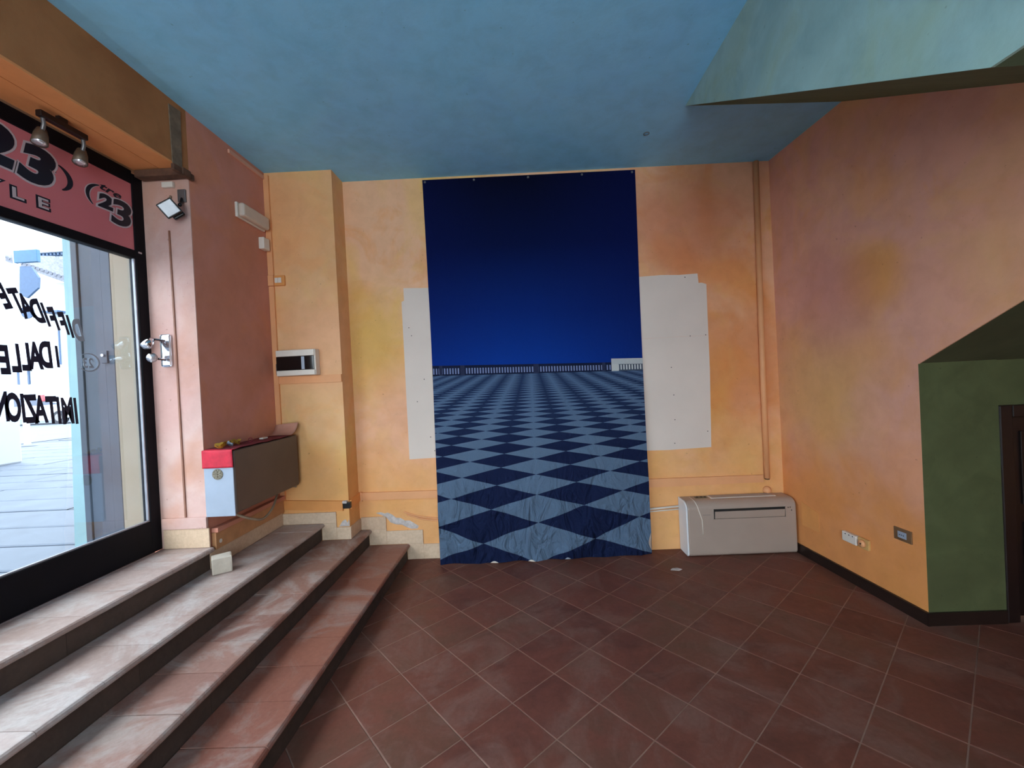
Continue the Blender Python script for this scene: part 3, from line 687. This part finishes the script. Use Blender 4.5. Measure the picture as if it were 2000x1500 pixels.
# damaged plaster
def blob(name, pts, y, label):
    cx = sum(p[0] for p in pts)/len(pts); cz = sum(p[1] for p in pts)/len(pts); bm = B()
    a = [bm.verts.new((x, y-.001, z)) for x, z in pts]; b = [bm.verts.new((cx+(x-cx)*.75+random.uniform(-.004, .004), y-.005, cz+(z-cz)*.75)) for x, z in pts]
    for i in range(len(a)): bm.faces.new((a[i], a[(i+1) % len(a)], b[(i+1) % len(a)], b[i]))
    bm.faces.new(b); return tag(obj(name, bm, m_damage), label, 'plaster damage')
blob('crumbled_plaster', [(-1.345, .412), (-1.30, .418), (-1.265, .405), (-1.24, .412), (-1.20, .392), (-1.17, .365), (-1.13, .36), (-1.09, .335), (-1.05, .335), (-1.02, .315), (-.975, .285), (-.985, .262), (-1.04, .262), (-1.08, .278), (-1.12, .300), (-1.17, .305), (-1.22, .325), (-1.25, .365), (-1.30, .395)], D, 'jagged strip of crumbled grey plaster above the stepped skirting')
blob('crumbled_plaster', [(-1.575, .376), (-1.545, .42), (-1.52, .435), (-1.497, .40), (-1.487, .43), (-1.486, .376)], YP, 'small patch of broken plaster at the pilaster foot')
# hatch outline on the right wall
hp = [rp(3.45, .425), rp(3.27, .386), rp(3.275, .24), rp(3.45, .24)]
one('wall_hatch', prism(B(), [Vector(p)-Vector((.004, 0, 0)) for p in hp], (.0035, 0, 0)), m_trunk_o, 'shallow painted hatch on the right wall beside the air conditioner', 'hatch')
# beam damage
one('bare_plaster_strip', prism(B(), [(XL+.001, 2.512, 2.908), (XL+.001, 2.582, 2.908), (XL+.001, 2.592, 3.262), (XL+.001, 2.505, 3.255)], (.006, 0, 0)), m_dirt, 'grimy bare plaster strip on the beam end', 'plaster damage')
wd = thing('lintel_end', (-2.18, 2.6, 2.85), 'rough dark wooden lintel end above the floodlight', 'lintel')
obj('timber', bx(-2.325, XL+.03, 2.560, 2.625, 2.862, 2.9055, bev=.006), m_rust, wd)
obj('timber_side', bx(XL+.0005, XL+.022, 2.50, 2.66, 2.860, 2.900, bev=.005), m_rust, wd)
one('painted_shim', bx(-2.20, -2.13, 2.612, 2.635, 2.815, 2.848, bev=.003), m_white, 'small white shim under the lintel end', 'shim')

# ---------------------------------------------------------------- floodlight on the reveal
fl = thing('floodlight', (-2.03, 2.60, 2.6), 'black square floodlight with white glass on the window reveal', 'floodlight')
nrm = Vector((.55, -.8, -.25)).normalized(); R = nrm.to_track_quat('Z', 'Y').to_matrix() @ Matrix.Rotation(math.radians(38), 3, 'Z')
c = Vector((-2.068, 2.505, 2.632))
def rbox(cx, cy, cz, hx, hy, hz, bev=.0):
    b = bx(-hx, hx, -hy, hy, -hz, hz, bev=bev); bmesh.ops.translate(b, verts=b.verts, vec=(cx, cy, cz))
    bmesh.ops.rotate(b, verts=b.verts, cent=(0, 0, 0), matrix=R); bmesh.ops.translate(b, verts=b.verts, vec=c); return b
obj('housing', rbox(0, 0, 0, .045, .045, .016, .005), m_black, fl)
obj('lamp_glass', rbox(0, 0, .0165, .037, .037, .002, .001), m_lamp, fl, label='white lamp glass')
bm = B()
for k in range(6): 
    b2 = rbox(-.03+.012*k, 0, -.03, .0025, .038, .018)
    me_ = bpy.data.meshes.new('t'); b2.to_mesh(me_); bm.from_mesh(me_); b2.free(); bpy.data.meshes.remove(me_)
obj('heat_sink', bm, m_black, fl)
obj('gearbox', rbox(.012, -.02, -.058, .034, .042, .022, .008), m_black, fl)
obj('bracket', tube(B(), curve([c-nrm*.04+Vector((.045, .02, .03)), (-2.075, 2.60, 2.70), (-2.085, 2.632, 2.745)]), .011, 8), m_black, fl, True)
obj('bracket', tube(B(), curve([c-nrm*.04+Vector((-.05, 0, .03)), (-2.155, 2.60, 2.71), (-2.16, 2.632, 2.765)]), .007, 8), m_hose, fl, True, label='rust coloured cable stub')
obj('mounting_plate', bx(-2.11, -2.06, 2.622, 2.6355, 2.72, 2.80, bev=.003), m_grey, fl)

# twin spotlight on the reveal
tw = thing('twin_spotlight', (-2.25, 2.60, 1.70), 'small chrome twin spotlight on the window reveal at mid height', 'spotlight')
obj('mounting_plate', bx(-2.275, -2.205, 2.622, 2.6355, 1.695, 1.90, bev=.012), m_chrome, tw)
def spot(parent, c, d, r=.028, L=.075, mb=m_chrome):
    c = Vector(c); d = Vector(d).normalized()
    obj('lamp_housing', tube(B(), [c-d*L*.5, c-d*L*.46, c-d*L*.1, c+d*L*.5], [r*.35, r*.6, r*.85, r], 18), mb, parent, True)
    obj('bulb', tube(B(), [c+d*L*.36, c+d*L*.50, c+d*L*.54], [r*.55, r*.86, r*.3], 18), m_bulb, parent, True)
spot(tw, (-2.285, 2.555, 1.845), (.1, -.8, -.75)); spot(tw, (-2.265, 2.55, 1.752), (.65, -.75, -.12))
obj('arm', tube(B(), [(-2.245, 2.623, 1.86), (-2.27, 2.58, 1.865)], .008), m_chrome, tw); obj('arm', tube(B(), [(-2.245, 2.623, 1.74), (-2.262, 2.59, 1.745)], .008), m_chrome, tw)

# spot bar under the soffit
sb = thing('spotlight_bar', (-2.24, 2.08, 2.75), 'dark metal spotlight bar with two silvered lamps under the window soffit', 'spotlight')
obj('bar', bx(-2.235, -2.205, 1.955, 2.175, 2.858, 2.888, bev=.004), m_doorwood, sb)
obj('ceiling_stem', bx(-2.23, -2.21, 2.04, 2.08, 2.888, 2.9095), m_doorwood, sb)
for y, dz in ((1.975, 0), (2.16, 0)):
    obj('arm', tube(B(), curve([(-2.22, y, 2.858), (-2.222, y+.004, 2.83), (-2.232, y+.006, 2.805)]), .009), m_grey, sb, True)
    spot(sb, (-2.245, y+.008, 2.778), (.15, -.30, -1), .031, .085, m_brass)

# ---------------------------------------------------------------- left pier: emergency lamp, box, switch, fuse box
el = thing('emergency_lamp', (XL, 3.22, 2.78), 'long white emergency lamp high on the dark left pier', 'emergency lamp')
obj('base', bx(XL+.0005, XL+.02, 3.06, 3.395, 2.795, 2.905, bev=.006), m_white, el)
obj('diffuser', bx(XL+.0205, XL+.065, 3.065, 3.39, 2.80, 2.90, bev=.018, seg=3), plain('milky_diffuser', lin(206, 190, 176), .35, 0, .03), el, label='milky diffuser')
one('alarm_box', bx(XL+.0005, XL+.045, 3.325, 3.405, 2.642, 2.735, bev=.006), m_white, 'small white box below the emergency lamp', 'wall box')
sw = thing('light_switch', (-1.97, YP-.02, 2.368), 'double light switch in an orange frame on the pilaster', 'switch')
obj('back_box', bx(-2.041, -1.995, YP-.03, YP-.001, 2.368, 2.452, bev=.002), m_trunk, sw, label='peach junction box')
obj('switch_frame', bx(-1.994, -1.908, YP-.022, YP-.001, 2.368, 2.452, bev=.004), m_trunk_o, sw)
for a in ((-1.986, -1.960), (-1.958, -1.932)): obj('rocker', bx(a[0], a[1], YP-.027, YP-.0215, 2.390, 2.432, bev=.002), m_white, sw)
fb = thing('fuse_box', (-1.79, YP-.05, 1.626), 'white fuse box with smoked black cover on the pilaster', 'fuse box')
obj('housing', bx(-1.975, -1.660, YP-.075, YP-.001, 1.627, 1.835, bev=.006), m_white, fb)
obj('smoked_cover', bx(-1.974, -1.672, YP-.086, YP-.0755, 1.672, 1.782, bev=.003), m_blackgloss, fb, label='smoked black cover')
obj('cover_lip', bx(-1.975, -1.665, YP-.088, YP-.0755, 1.783, 1.833, bev=.004), m_white, fb); obj('cover_lip', bx(-1.975, -1.665, YP-.088, YP-.0755, 1.629, 1.671, bev=.004), m_white, fb)
obj('breaker_row', bx(-1.770, -1.745, YP-.0875, YP-.0862, 1.676, 1.778), m_bluewhite, fb, label='pale breaker strip seen in the cover')
obj('side_socket', bx(-2.001, -1.9755, YP-.05, YP-.02, 1.640, 1.730, bev=.003), m_grey, fb, label='grey side connector')

# ---------------------------------------------------------------- wall convector on the pier
hc = thing('wall_convector', (-1.94, 3.0, .75), 'brown wall convector with pale blue end panel hung on the left pier', 'heater')
XF = XL+.195
obj('cabinet', bx(XL+.001, XF, 2.632, 3.385, .750, 1.150, bev=.012, seg=3), m_brownbox, hc)
obj('end_panel', bx(XL+.004, XF-.003, 2.622, 2.6315, .738, 1.045, bev=.003), m_bluewhite, hc, label='pale blue grey end panel')
obj('rear_bracket', bx(XL+.001, XL+.03, 3.30, 3.42, .70, .75, bev=.004), m_hose, hc)
# red runner over the top and the near end
cl = thing('red_runner', (-1.94, 2.9, 1.05), 'crimson fabric runner laid over the convector and hanging at its near end', 'cloth')
def run(u, v):
    # v along: hangs at the near end then over the top
    s = v*1.0; dx = .002*math.sin(u*9+v*20)
    if s < .13: return (XL+.002+(XF-XL)*u+dx*.5+.002*(u-.5), 2.614-.003*math.sin(u*3.1), 1.046+.107*s/.13+.0)
    t = (s-.13)/.87
    if t < .03: a = t/.03*math.pi/2; return (XL+.002+(XF-XL)*u, 2.620-.006*math.cos(a), 1.1525+.004*math.sin(a)*1.4)
    return (XL+.002+(XF-XL)*u, 2.620+.70*t, 1.1585+.003*math.sin(u*5+t*17)*math.sin(t*8+1)+.001)
obj('hanging_flap', sheet(B(), lambda u, v: run(u, v*.16), 14, 12, .002), m_redcloth, cl, True)
obj('top_cloth', sheet(B(), lambda u, v: run(u, .16+v*.84), 12, 30, .002), m_darkred, cl, True, label='dark red top of the runner')
bm = B()
disc(bm, (-1.950, 2.6215, 1.005), (0, -1, 0), .034, .003, 28)
for k in range(10):
    a = k*.6283; disc(bm, (-1.950+.027*math.cos(a), 2.6185, 1.005+.027*math.sin(a)), (0, -1, 0), .004, .0025, 8)
tube(bm, [(-1.972, 2.6165, 1.012), (-1.93, 2.6165, 1.012)], .003, 6); tube(bm, [(-1.968, 2.6165, .998), (-1.934, 2.6165, .998)], .003, 6); tube(bm, [(-1.95, 2.6165, .985), (-1.95, 2.6165, 1.025)], .003, 6)
one('seal_sticker', bm, m_lead, 'round pewter seal stuck on the pale end panel of the convector', 'seal')
# gold garland and small things on top
gr = thing('gold_ribbon', (-1.93, 2.75, 1.16), 'crumpled gold foil ribbon lying on the red runner', 'ribbon')
random.seed(11)
for k in range(9):
    y0 = 2.655+.026*k; x0 = -1.955+random.uniform(-.03, .03); a = random.uniform(0, 3.1); r = random.uniform(.014, .024)
    pts = [(x0+r*math.cos(a+t*1.1)*(1+.3*t/6), y0+r*.9*math.sin(a+t*1.1), 1.172+.010*math.sin(t*1.3+k)+.004*t/6) for t in range(6)]
    P = curve(pts, 4); bm = B()
    L0 = [bm.verts.new(p) for p in P]; L1 = [bm.verts.new(p+Vector((.003*math.sin(i), .003*math.cos(i*.7), .014+.004*math.sin(i*.9)))) for i, p in enumerate(P)]
    for i in range(len(P)-1): bm.faces.new((L0[i], L0[i+1], L1[i+1], L1[i]))
    bmesh.ops.solidify(bm, geom=list(bm.faces), thickness=.0008)
    obj('ribbon_loop', bm, m_gold if k != 3 else m_bluewhite, gr, True, label=None if k != 3 else 'silver ribbon loop')
one('curtain_ring', (lambda b: tube(b, [(-1.93+.014*math.cos(t*.5236), 2.925, 1.179+.014*math.sin(t*.5236)) for t in range(13)], .003, 6, False))(B()), m_darkred, 'small dark red ring standing on the runner', 'ring', True)
one('eraser_block', bx(-1.96, -1.93, 3.07, 3.13, 1.1625, 1.174, bev=.002), m_white, 'small white block on the far part of the red runner', 'block')
# curled paper at the far end
def flap(u, v):
    a = v*3.0; r = .034
    return (XL+.02+.18*u+.012*v, 3.27+.08*v+r*math.sin(a)*.9+.02, 1.164+.012*v+r*(1-math.cos(a))*.95+.012*u*v)
one('curled_sheet', sheet(B(), flap, 6, 16, .002), m_cork, 'curled kraft paper sheet at the far end of the convector', 'paper', True)
# hose
one('drain_hose', tube(B(), curve([(-1.95, 2.72, .752), (-1.93, 2.75, .71), (-1.90, 2.86, .645), (-1.90, 2.98, .610), (-1.92, 3.12, .640), (-1.96, 3.25, .70), (-1.99, 3.33, .735), (-1.98, 3.40, .742), (-1.90, 3.43, .725)]), .0085, 8), m_hose, 'sagging beige hose under the convector', 'hose', True)
lb = thing('pipe_casing', (XL, 3.0, .52), 'boxed orange pipe casing along the foot of the left pier', 'casing')
obj('casing', bx(XL+.0005, XL+.03, 2.66, YP-.02, .517, .625, bev=.003), plain('dull_amber_casing_paint', lin(186, 134, 92), .7), lb)
obj('casing_top', bx(XL+.0005, XL+.045, 2.66, YP-.02, .6255, .655, bev=.003), m_left, lb)
obj('round_hole', disc(B(), (XL+.0305, 2.70, .56), (1, 0, 0), .013, .001, 14), m_white, lb, label='white plugged hole')

# ---------------------------------------------------------------- concrete block on the steps
cb = B(); box(cb, -.052, .052, -.045, .045, 0, .098, bev=.006, seg=2)
for v in cb.verts: v.co += Vector((random.uniform(-.0016, .0016), random.uniform(-.0016, .0016), random.uniform(-.0010, .0010) if v.co.z > .01 else 0))
bmesh.ops.rotate(cb, verts=cb.verts, cent=(0, 0, 0), matrix=Matrix.Rotation(math.radians(38), 3, 'Z'))
bmesh.ops.translate(cb, verts=cb.verts, vec=(-1.928, 2.585, .4105))
one('concrete_block', cb, m_concrete, 'small pale concrete block on the second stone step', 'block')

# ---------------------------------------------------------------- air conditioner
ac = thing('air_conditioner', (1.69, 3.56, 0), 'cream floor standing air conditioner in the right corner', 'air conditioner')
AX0, AX1, AY0, AY1, AZ = 1.252, 2.128, 3.478, 3.655, .445
def acprof(r0=.075, r1=.025):
    p = [(AY1, .004), (AY1, AZ)]
    for k in range(9): a = math.pi/2*k/8; p.append((AY0+r0-r0*math.sin(a), AZ-r0*.8+r0*.8*math.cos(a)))
    for k in range(5): a = math.pi/2*k/4; p.append((AY0+r1-r1*math.cos(a), .004+r1-r1*math.sin(a)))
    return p
def acbody(x0, x1, grow=0.):
    bm = prism(B(), [(x0, y-(grow if y < AY1-.01 else 0), z+(grow if z > .1 else 0)) for y, z in acprof()], (x1-x0, 0, 0)); return bm
def bevel_ends(bm, w):
    es = [e for e in bm.edges if len(e.link_faces) == 2 and any(abs(f.normal.x) > .9 for f in e.link_faces) and not all(abs(f.normal.x) > .9 for f in e.link_faces)]
    bmesh.ops.bevel(bm, geom=es, offset=w, segments=3, affect='EDGES', profile=.5); return bm
bm = acbody(AX0+.012, AX1); bm.normal_update(); obj('casing', bevel_ends(bm, .012), m_cream_pl, ac)
bm = acbody(AX0, AX0+.0135, .001); bm.normal_update(); obj('lit_side', bevel_ends(bm, .005), m_white2, ac, label='left side with window light put into a cooler white')  # left end made whiter: window light falling on it is put into the colour
# raised seam line left
sp = acprof(); seam = [(AX0+.105-.0*k, y-.0015 if z < AZ-.02 else y, z+.0015) for k, (y, z) in enumerate(sp) if z > .14]
obj('casing_seam', tube(B(), [(AX0+.085, AY1-.03, AZ+.001)]+[(AX0+.085+.035*min(1, (AZ-z)/.15), y-.001, z+.001) for y, z in sp[2:11]]+[(AX0+.125, AY0-.001, .30), (AX0+.128, AY0-.0005, .18)], .004, 6), m_white, ac, True, label='pale curved seam')
obj('outlet_recess', bx(1.470, 2.038, AY0-.0015, AY0+.02, .302, .383, bev=.002), m_darkgap, ac, label='dark outlet slot')
b = bx(1.478, 2.032, -.003, .003, -.030, .030, bev=.002); bmesh.ops.rotate(b, verts=b.verts, cent=(0, 0, 0), matrix=Matrix.Rotation(.12, 3, 'X')); bmesh.ops.translate(b, verts=b.verts, vec=(0, AY0-.006, .336))
obj('louvre', b, m_cream_pl, ac)
for a in ((1.46, 1.471, .298, .387), (2.037, 2.048, .298, .387)): obj('outlet_surround', bx(a[0], a[1], AY0-.006, AY0+.02, a[2], a[3], bev=.002), m_cream_pl, ac)
obj('brand_plate', bx(1.385, 1.445, AY0-.0018, AY0+.001, .338, .3405), m_grey, ac, label='thin grey badge line')
obj('display', bx(1.375, 1.475, 3.585, 3.63, AZ-.001, AZ+.003, bev=.002), plain('olive_display', lin(92, 86, 66), .3), ac, label='olive grey control window')
for x in (1.385, 1.42, 1.45): obj('button', bx(x, x+.018, 3.60, 3.615, AZ+.003, AZ+.006, bev=.001), m_darkgap, ac)
obj('intake_grille', bx(1.49, 2.02, 3.565, 3.645, AZ-.001, AZ+.004, bev=.002), m_white, ac)
for k in range(5): obj('grille_slat', bx(1.50, 2.01, 3.570+.015*k, 3.579+.015*k, AZ+.004, AZ+.007, bev=.001), m_cream_pl, ac)
for x, z in ((2.062, .375), (2.078, .376), (2.088, .352)): obj('indicator', disc(B(), (x, AY0-.0015, z), (0, 1, 0), .0042, .003, 10), m_darkgap, ac)

# ---------------------------------------------------------------- sockets on the right wall
def rbx(y0, y1, z0, z1, d0, d1, bev=.002):
    """box on the right wall, d = distance off the wall"""
    ang = math.atan(.0657); b = bx(-(d1), -(d0), -(y1-y0)/2, (y1-y0)/2, 0, z1-z0, bev=bev)
    bmesh.ops.rotate(b, verts=b.verts, cent=(0, 0, 0), matrix=Matrix.Rotation(ang, 3, 'Z'))
    ym = (y0+y1)/2; bmesh.ops.translate(b, verts=b.verts, vec=(XR(ym), ym, z0)); return b
s1 = thing('phone_socket', (2.17, 2.95, .28), 'cream telephone socket with round plug low on the right wall', 'socket')
obj('socket_box', rbx(2.913, 3.03, .280, .345, .001, .028, .004), m_white, s1)
for k in range(3): obj('screw', rbx(2.935+.03*k, 2.943+.03*k, .330, .337, .028, .0295, .0005), m_darkgap, s1)
obj('plug_base', rbx(2.828, 2.911, .276, .345, .001, .018, .003), plain('ochre_socket_plate', lin(206, 160, 98), .5), s1, label='ochre plate')
obj('round_plug', disc(B(), (XR(2.87)-.018, 2.872, .311), (-1, -.06, 0), .026, .014, 20, .022), m_trunk, s1, True)
obj('plug_hole', disc(B(), (XR(2.87)-.032, 2.872, .311), (-1, -.06, 0), .006, .001, 10), m_darkgap, s1)
s2 = thing('wall_socket', (2.2, 2.6, .42), 'brass framed wall socket low on the right wall near the green corner', 'socket')
obj('face_plate', rbx(2.543, 2.655, .428, .503, .001, .010, .003), plain('bronze_face_plate', lin(140, 108, 78), .35, .5), s2)
obj('socket_insert', rbx(2.572, 2.626, .446, .485, .010, .014, .002), m_bluewhite, s2, label='pale socket insert')
for k in range(3): obj('pin_hole', rbx(2.586+.012*k, 2.591+.012*k, .462, .468, .014, .0148, .0003), m_darkgap, s2)
one('ceiling_ring', (lambda b: tube(b, [(.98+.02*math.cos(t*.5236), 3.16+.02*math.sin(t*.5236), ZC(1., 3.2)-.003) for t in range(13)], .0025, 6, False))(B()), m_grey, 'small wire ring on the ceiling near the corner pipe', 'ring', True)
one('plaster_flake', prism(B(), [(1.04, 3.27, .0), (1.10, 3.255, 0), (1.13, 3.275, 0), (1.10, 3.30, 0), (1.06, 3.295, 0)], (0, 0, .0025)), m_damage, 'pale plaster flake on the floor in front of the air conditioner', 'debris')

# ---------------------------------------------------------------- outside
ground = tag(obj('floor_street', bx(-60, -2.60, -30, 70, .30, .530), m_streetjoint), 'street outside the shop window', kind='structure')
del ground['label']; ground['label'] = 'stone paved street outside the shop window'
random.seed(5); ang = .12; R3 = Matrix.Rotation(ang, 2)
nslab = 0
y = -1.0
while y < 11:
    hgt = random.choice([.42, .5, .56]); x = -12.5+random.uniform(0, 1.2)
    while x < -2.62:
        L = random.uniform(1.1, 2.0); x1 = min(x+L, -2.61)
        if x1-x > .15 and y+hgt > .3*(-x)-1.0 and y < 1.25*(-x)+1.5:
            tp = obj('paving_slab', tile_bm([(x+.008, y+.008), (x1-.008, y+.008), (x1-.008, y+hgt-.008), (x+.008, y+hgt-.008)], .5305, .545+random.uniform(-.002, .002), .01), m_street, ground); nslab += 1
        x = x1+.0001
    y += hgt
bmf = B(); box(bmf, -60, -12.6, -30, 70, .5305, .543); box(bmf, -12.6, -2.61, 11.3, 70, .5305, .543)
obj('far_paving', bmf, m_street, ground)
struct('wall_outside_reveal', bx(-2.592, -2.401, YR+.004, 3.9, .545, 3.9), m_cream, 'cream plaster return outside the shop window')
struct('wall_outside_facade', bx(-2.60, -2.401, -9, 14, 3.9, 4.6), m_cream, 'unseen facade added above the shop to shape the daylight outside')  # out of view; added to cut skylight on the street, height set for brightness
struct('wall_outside_far', bx(-2.60, -2.45, 3.9, 14, .545, 3.9), m_cream, 'plastered facade beyond the shop outside')
struct('wall_outside_top', bx(-2.60, -2.401, -3.3, 2.64, 2.93, 3.9), m_cream, 'outside band above the shop window')
sh = thing('folded_shutter', (-2.72, 2.66, .545), 'slate grey folded metal shutter beside the shop window outside', 'shutter')
for k, (a, b, dy) in enumerate(((-2.655, -2.594, .0), (-2.80, -2.657, .006), (-2.842, -2.802, -.004))):
    obj('shutter_leaf', bx(a, b, YR+.002+dy, YR+.032+dy, .548, 3.4, bev=.004), m_shutter, sh)
obj('lock_box', bx(-2.672, -2.632, YR-.010, YR+.001, 1.74, 1.82, bev=.003), m_shutter, sh); obj('lock_knob', disc(B(), (-2.652, YR-.010, 1.79), (0, -1, 0), .009, .012, 12), m_chrome, sh)
one('edge_strip', prism(B(), [(-2.895, YR+.01, 3.4), (-2.843, YR+.01, 3.4), (-2.843, YR+.01, .55), (-2.935, YR+.01, .55), (-2.912, YR+.01, 1.35)], (0, .02, 0)), m_shutter_edge, 'pale worn board edging the folded shutter', 'board')

def at(px, py, Y):      # a measured direction carried out to the depth Y
    d_ = rt*(px-1000)-up*(py-750)+fw*834.167; t = Y/d_.y; return Vector((d_.x*t, Y, 1.5+d_.z*t))
fb_ = thing('corner_building', (-11, 0, .54), 'pale blue building across the street at the left edge of the window', 'building')
obj('wall', bx(-14, -8.52, -9, 6.8, .54, 7.5), m_fac2, fb_); obj('plinth', bx(-14.05, -8.44, -9.05, 6.9, .54, 1.28, bev=.03), m_fac, fb_)
obj('corner_pilaster', bx(-8.9, -8.49, 6.55, 6.86, 1.28, 7.5), m_fac, fb_)
wb = thing('white_building', (-33, 31, .54), 'white building with arched window and cornice far across the street', 'building')
WY = 30.
a, b_ = at(-60, 300, WY), at(165, 830, WY)
obj('wall', bx(a.x, b_.x, WY, WY+6, .545, 22), m_fac, wb)
p, q = at(53, 478, WY), at(128, 492, WY); obj('cornice', bx(p.x, b_.x, WY-.45, WY-.001, q.z-.1, q.z+.25), m_fac, wb)
for k in range(14): obj('dentil', bx(p.x+.08+.27*k, p.x+.22+.27*k, WY-.3, WY-.001, q.z-.28, q.z-.102), m_slate, wb)
p, q = at(87, 727, WY), at(114, 750, WY); cx = (p.x+q.x)/2; r = (q.x-p.x)/2
pts = [(p.x, WY-.06, q.z), (q.x, WY-.06, q.z), (q.x, WY-.06, p.z-r*.3)]+[(cx+r*math.cos(t*math.pi/10), WY-.06, p.z-r*.3+r*math.sin(t*math.pi/10)) for t in range(1, 10)]+[(p.x, WY-.06, p.z-r*.3)]
f_ = obj('arched_window', prism(B(), pts, (0, .05, 0)), m_slate, wb); obj('window_bar', bx(cx-.03, cx+.03, WY-.09, WY-.062, q.z, p.z), m_fac, f_)
p, q = at(82, 743, WY), at(122, 752, WY); obj('balcony_rail', bx(p.x, q.x, WY-.5, WY-.07, q.z-.15, q.z+.1), m_fac2, wb)
p, q = at(35, 722, WY), at(60, 750, WY); obj('shop_front', bx(p.x, q.x, WY-.08, WY-.002, q.z, p.z), m_slate, wb, label='blue grey shop front'); obj('shop_awning', bx(p.x, q.x, WY-.6, WY-.082, p.z, p.z+.12), m_teal, wb)
lbd = thing('low_building', (-25, 25, .54), 'low white building with grey tiled eaves across the street', 'building')
p, q = at(38, 518, 24), at(160, 560, 24)
obj('wall', bx(p.x+.6, q.x, 24, 26, .545, q.z+.3), m_fac, lbd)
obj('roof', prism(B(), [(p.x, 23.3, p.z+.05), (q.x, 23.3, q.z-.0), (q.x, 23.3, q.z+.25), (p.x, 23.3, p.z+.28)], (0, 2.6, .7)), m_roof, lbd)
for k in range(16):
    t = k/15; x = p.x+(q.x-p.x)*t; z = p.z+(q.z-p.z)*t; obj('roof_tile', tube(B(), [(x, 23.25, z+.28), (x, 25.9, z+.98)], .11, 6), m_roof, lbd)
p, q = at(118, 640, 24), at(122, 712, 24); obj('drain_pipe', tube(B(), [(p.x, 23.9, p.z), (p.x, 23.9, q.z)], .045, 8), m_slate, lbd)
p, q = at(100, 591, 24), at(130, 612, 24); obj('window_awning', bx(p.x, q.x, 23.5, 23.999, q.z, q.z+.12), m_slate, lbd)
ss = thing('street_sign_post', (-12, 10, .545), 'pale post with teal board and round blue road sign across the street', 'sign post')
p = at(32, 500, 10); obj('post', tube(B(), [(p.x, 10, .545), (p.x, 10, p.z+.15)], .06, 10), m_fac2, ss)
p, q = at(31, 492, 10), at(82, 513, 10); obj('sign_board', bx(p.x+.05, q.x, 9.9, 9.98, q.z, p.z, bev=.01), m_teal, ss)
pts = [at(*k, 9.93) for k in ((38, 520), (60, 520), (75, 542), (74, 562), (52, 582), (38, 575))]
obj('hanging_board', prism(B(), pts, (0, .05, 0)), m_slate, ss)
p = at(53, 609, 9.9); obj('round_sign', disc(B(), (p.x, 9.9, p.z), (0, 1, 0), .16, .02, 24), m_slate, ss)
# parked car seen side-on
cr = thing('parked_car', (-23.2, 20, .545), 'white car parked across the street low in the shop window', 'car')
p, q = at(30, 790, 20), at(158, 826, 20)
z0 = .545; x0, x1 = p.x-.6, q.x+.6
prof = [(x0, z0+.30), (x0+.05, z0+.72), (x0+.75, z0+.86), (x0+1.35, z0+1.32), (x0+2.5, z0+1.36), (x1-.35, z0+.92), (x1, z0+.78), (x1, z0+.28)]
obj('body', prism(B(), [(x, 19.2, z) for x, z in prof], (0, 1.6, 0)), m_carwhite, cr)
obj('side_window', prism(B(), [(x0+.95, 19.19, z0+.88), (x0+1.42, 19.19, z0+1.26), (x0+2.42, 19.19, z0+1.28), (x1-.65, 19.19, z0+.92)], (0, .02, 0)), m_carglass, cr)
for wx in (x0+.65, x1-.7): 
    wh = obj('wheel', disc(B(), (wx, 19.12, z0+.31), (0, 1, 0), .31, .2, 24), m_tyre, cr); obj('hubcap', disc(B(), (wx, 19.10, z0+.31), (0, 1, 0), .17, .02, 16), m_grey, wh)
p = at(79, 778, 19.1); obj('tail_lamp', bx(p.x-.12, p.x+.12, 19.10, 19.2, p.z-.14, p.z+.16, bev=.02), m_redlamp, cr)
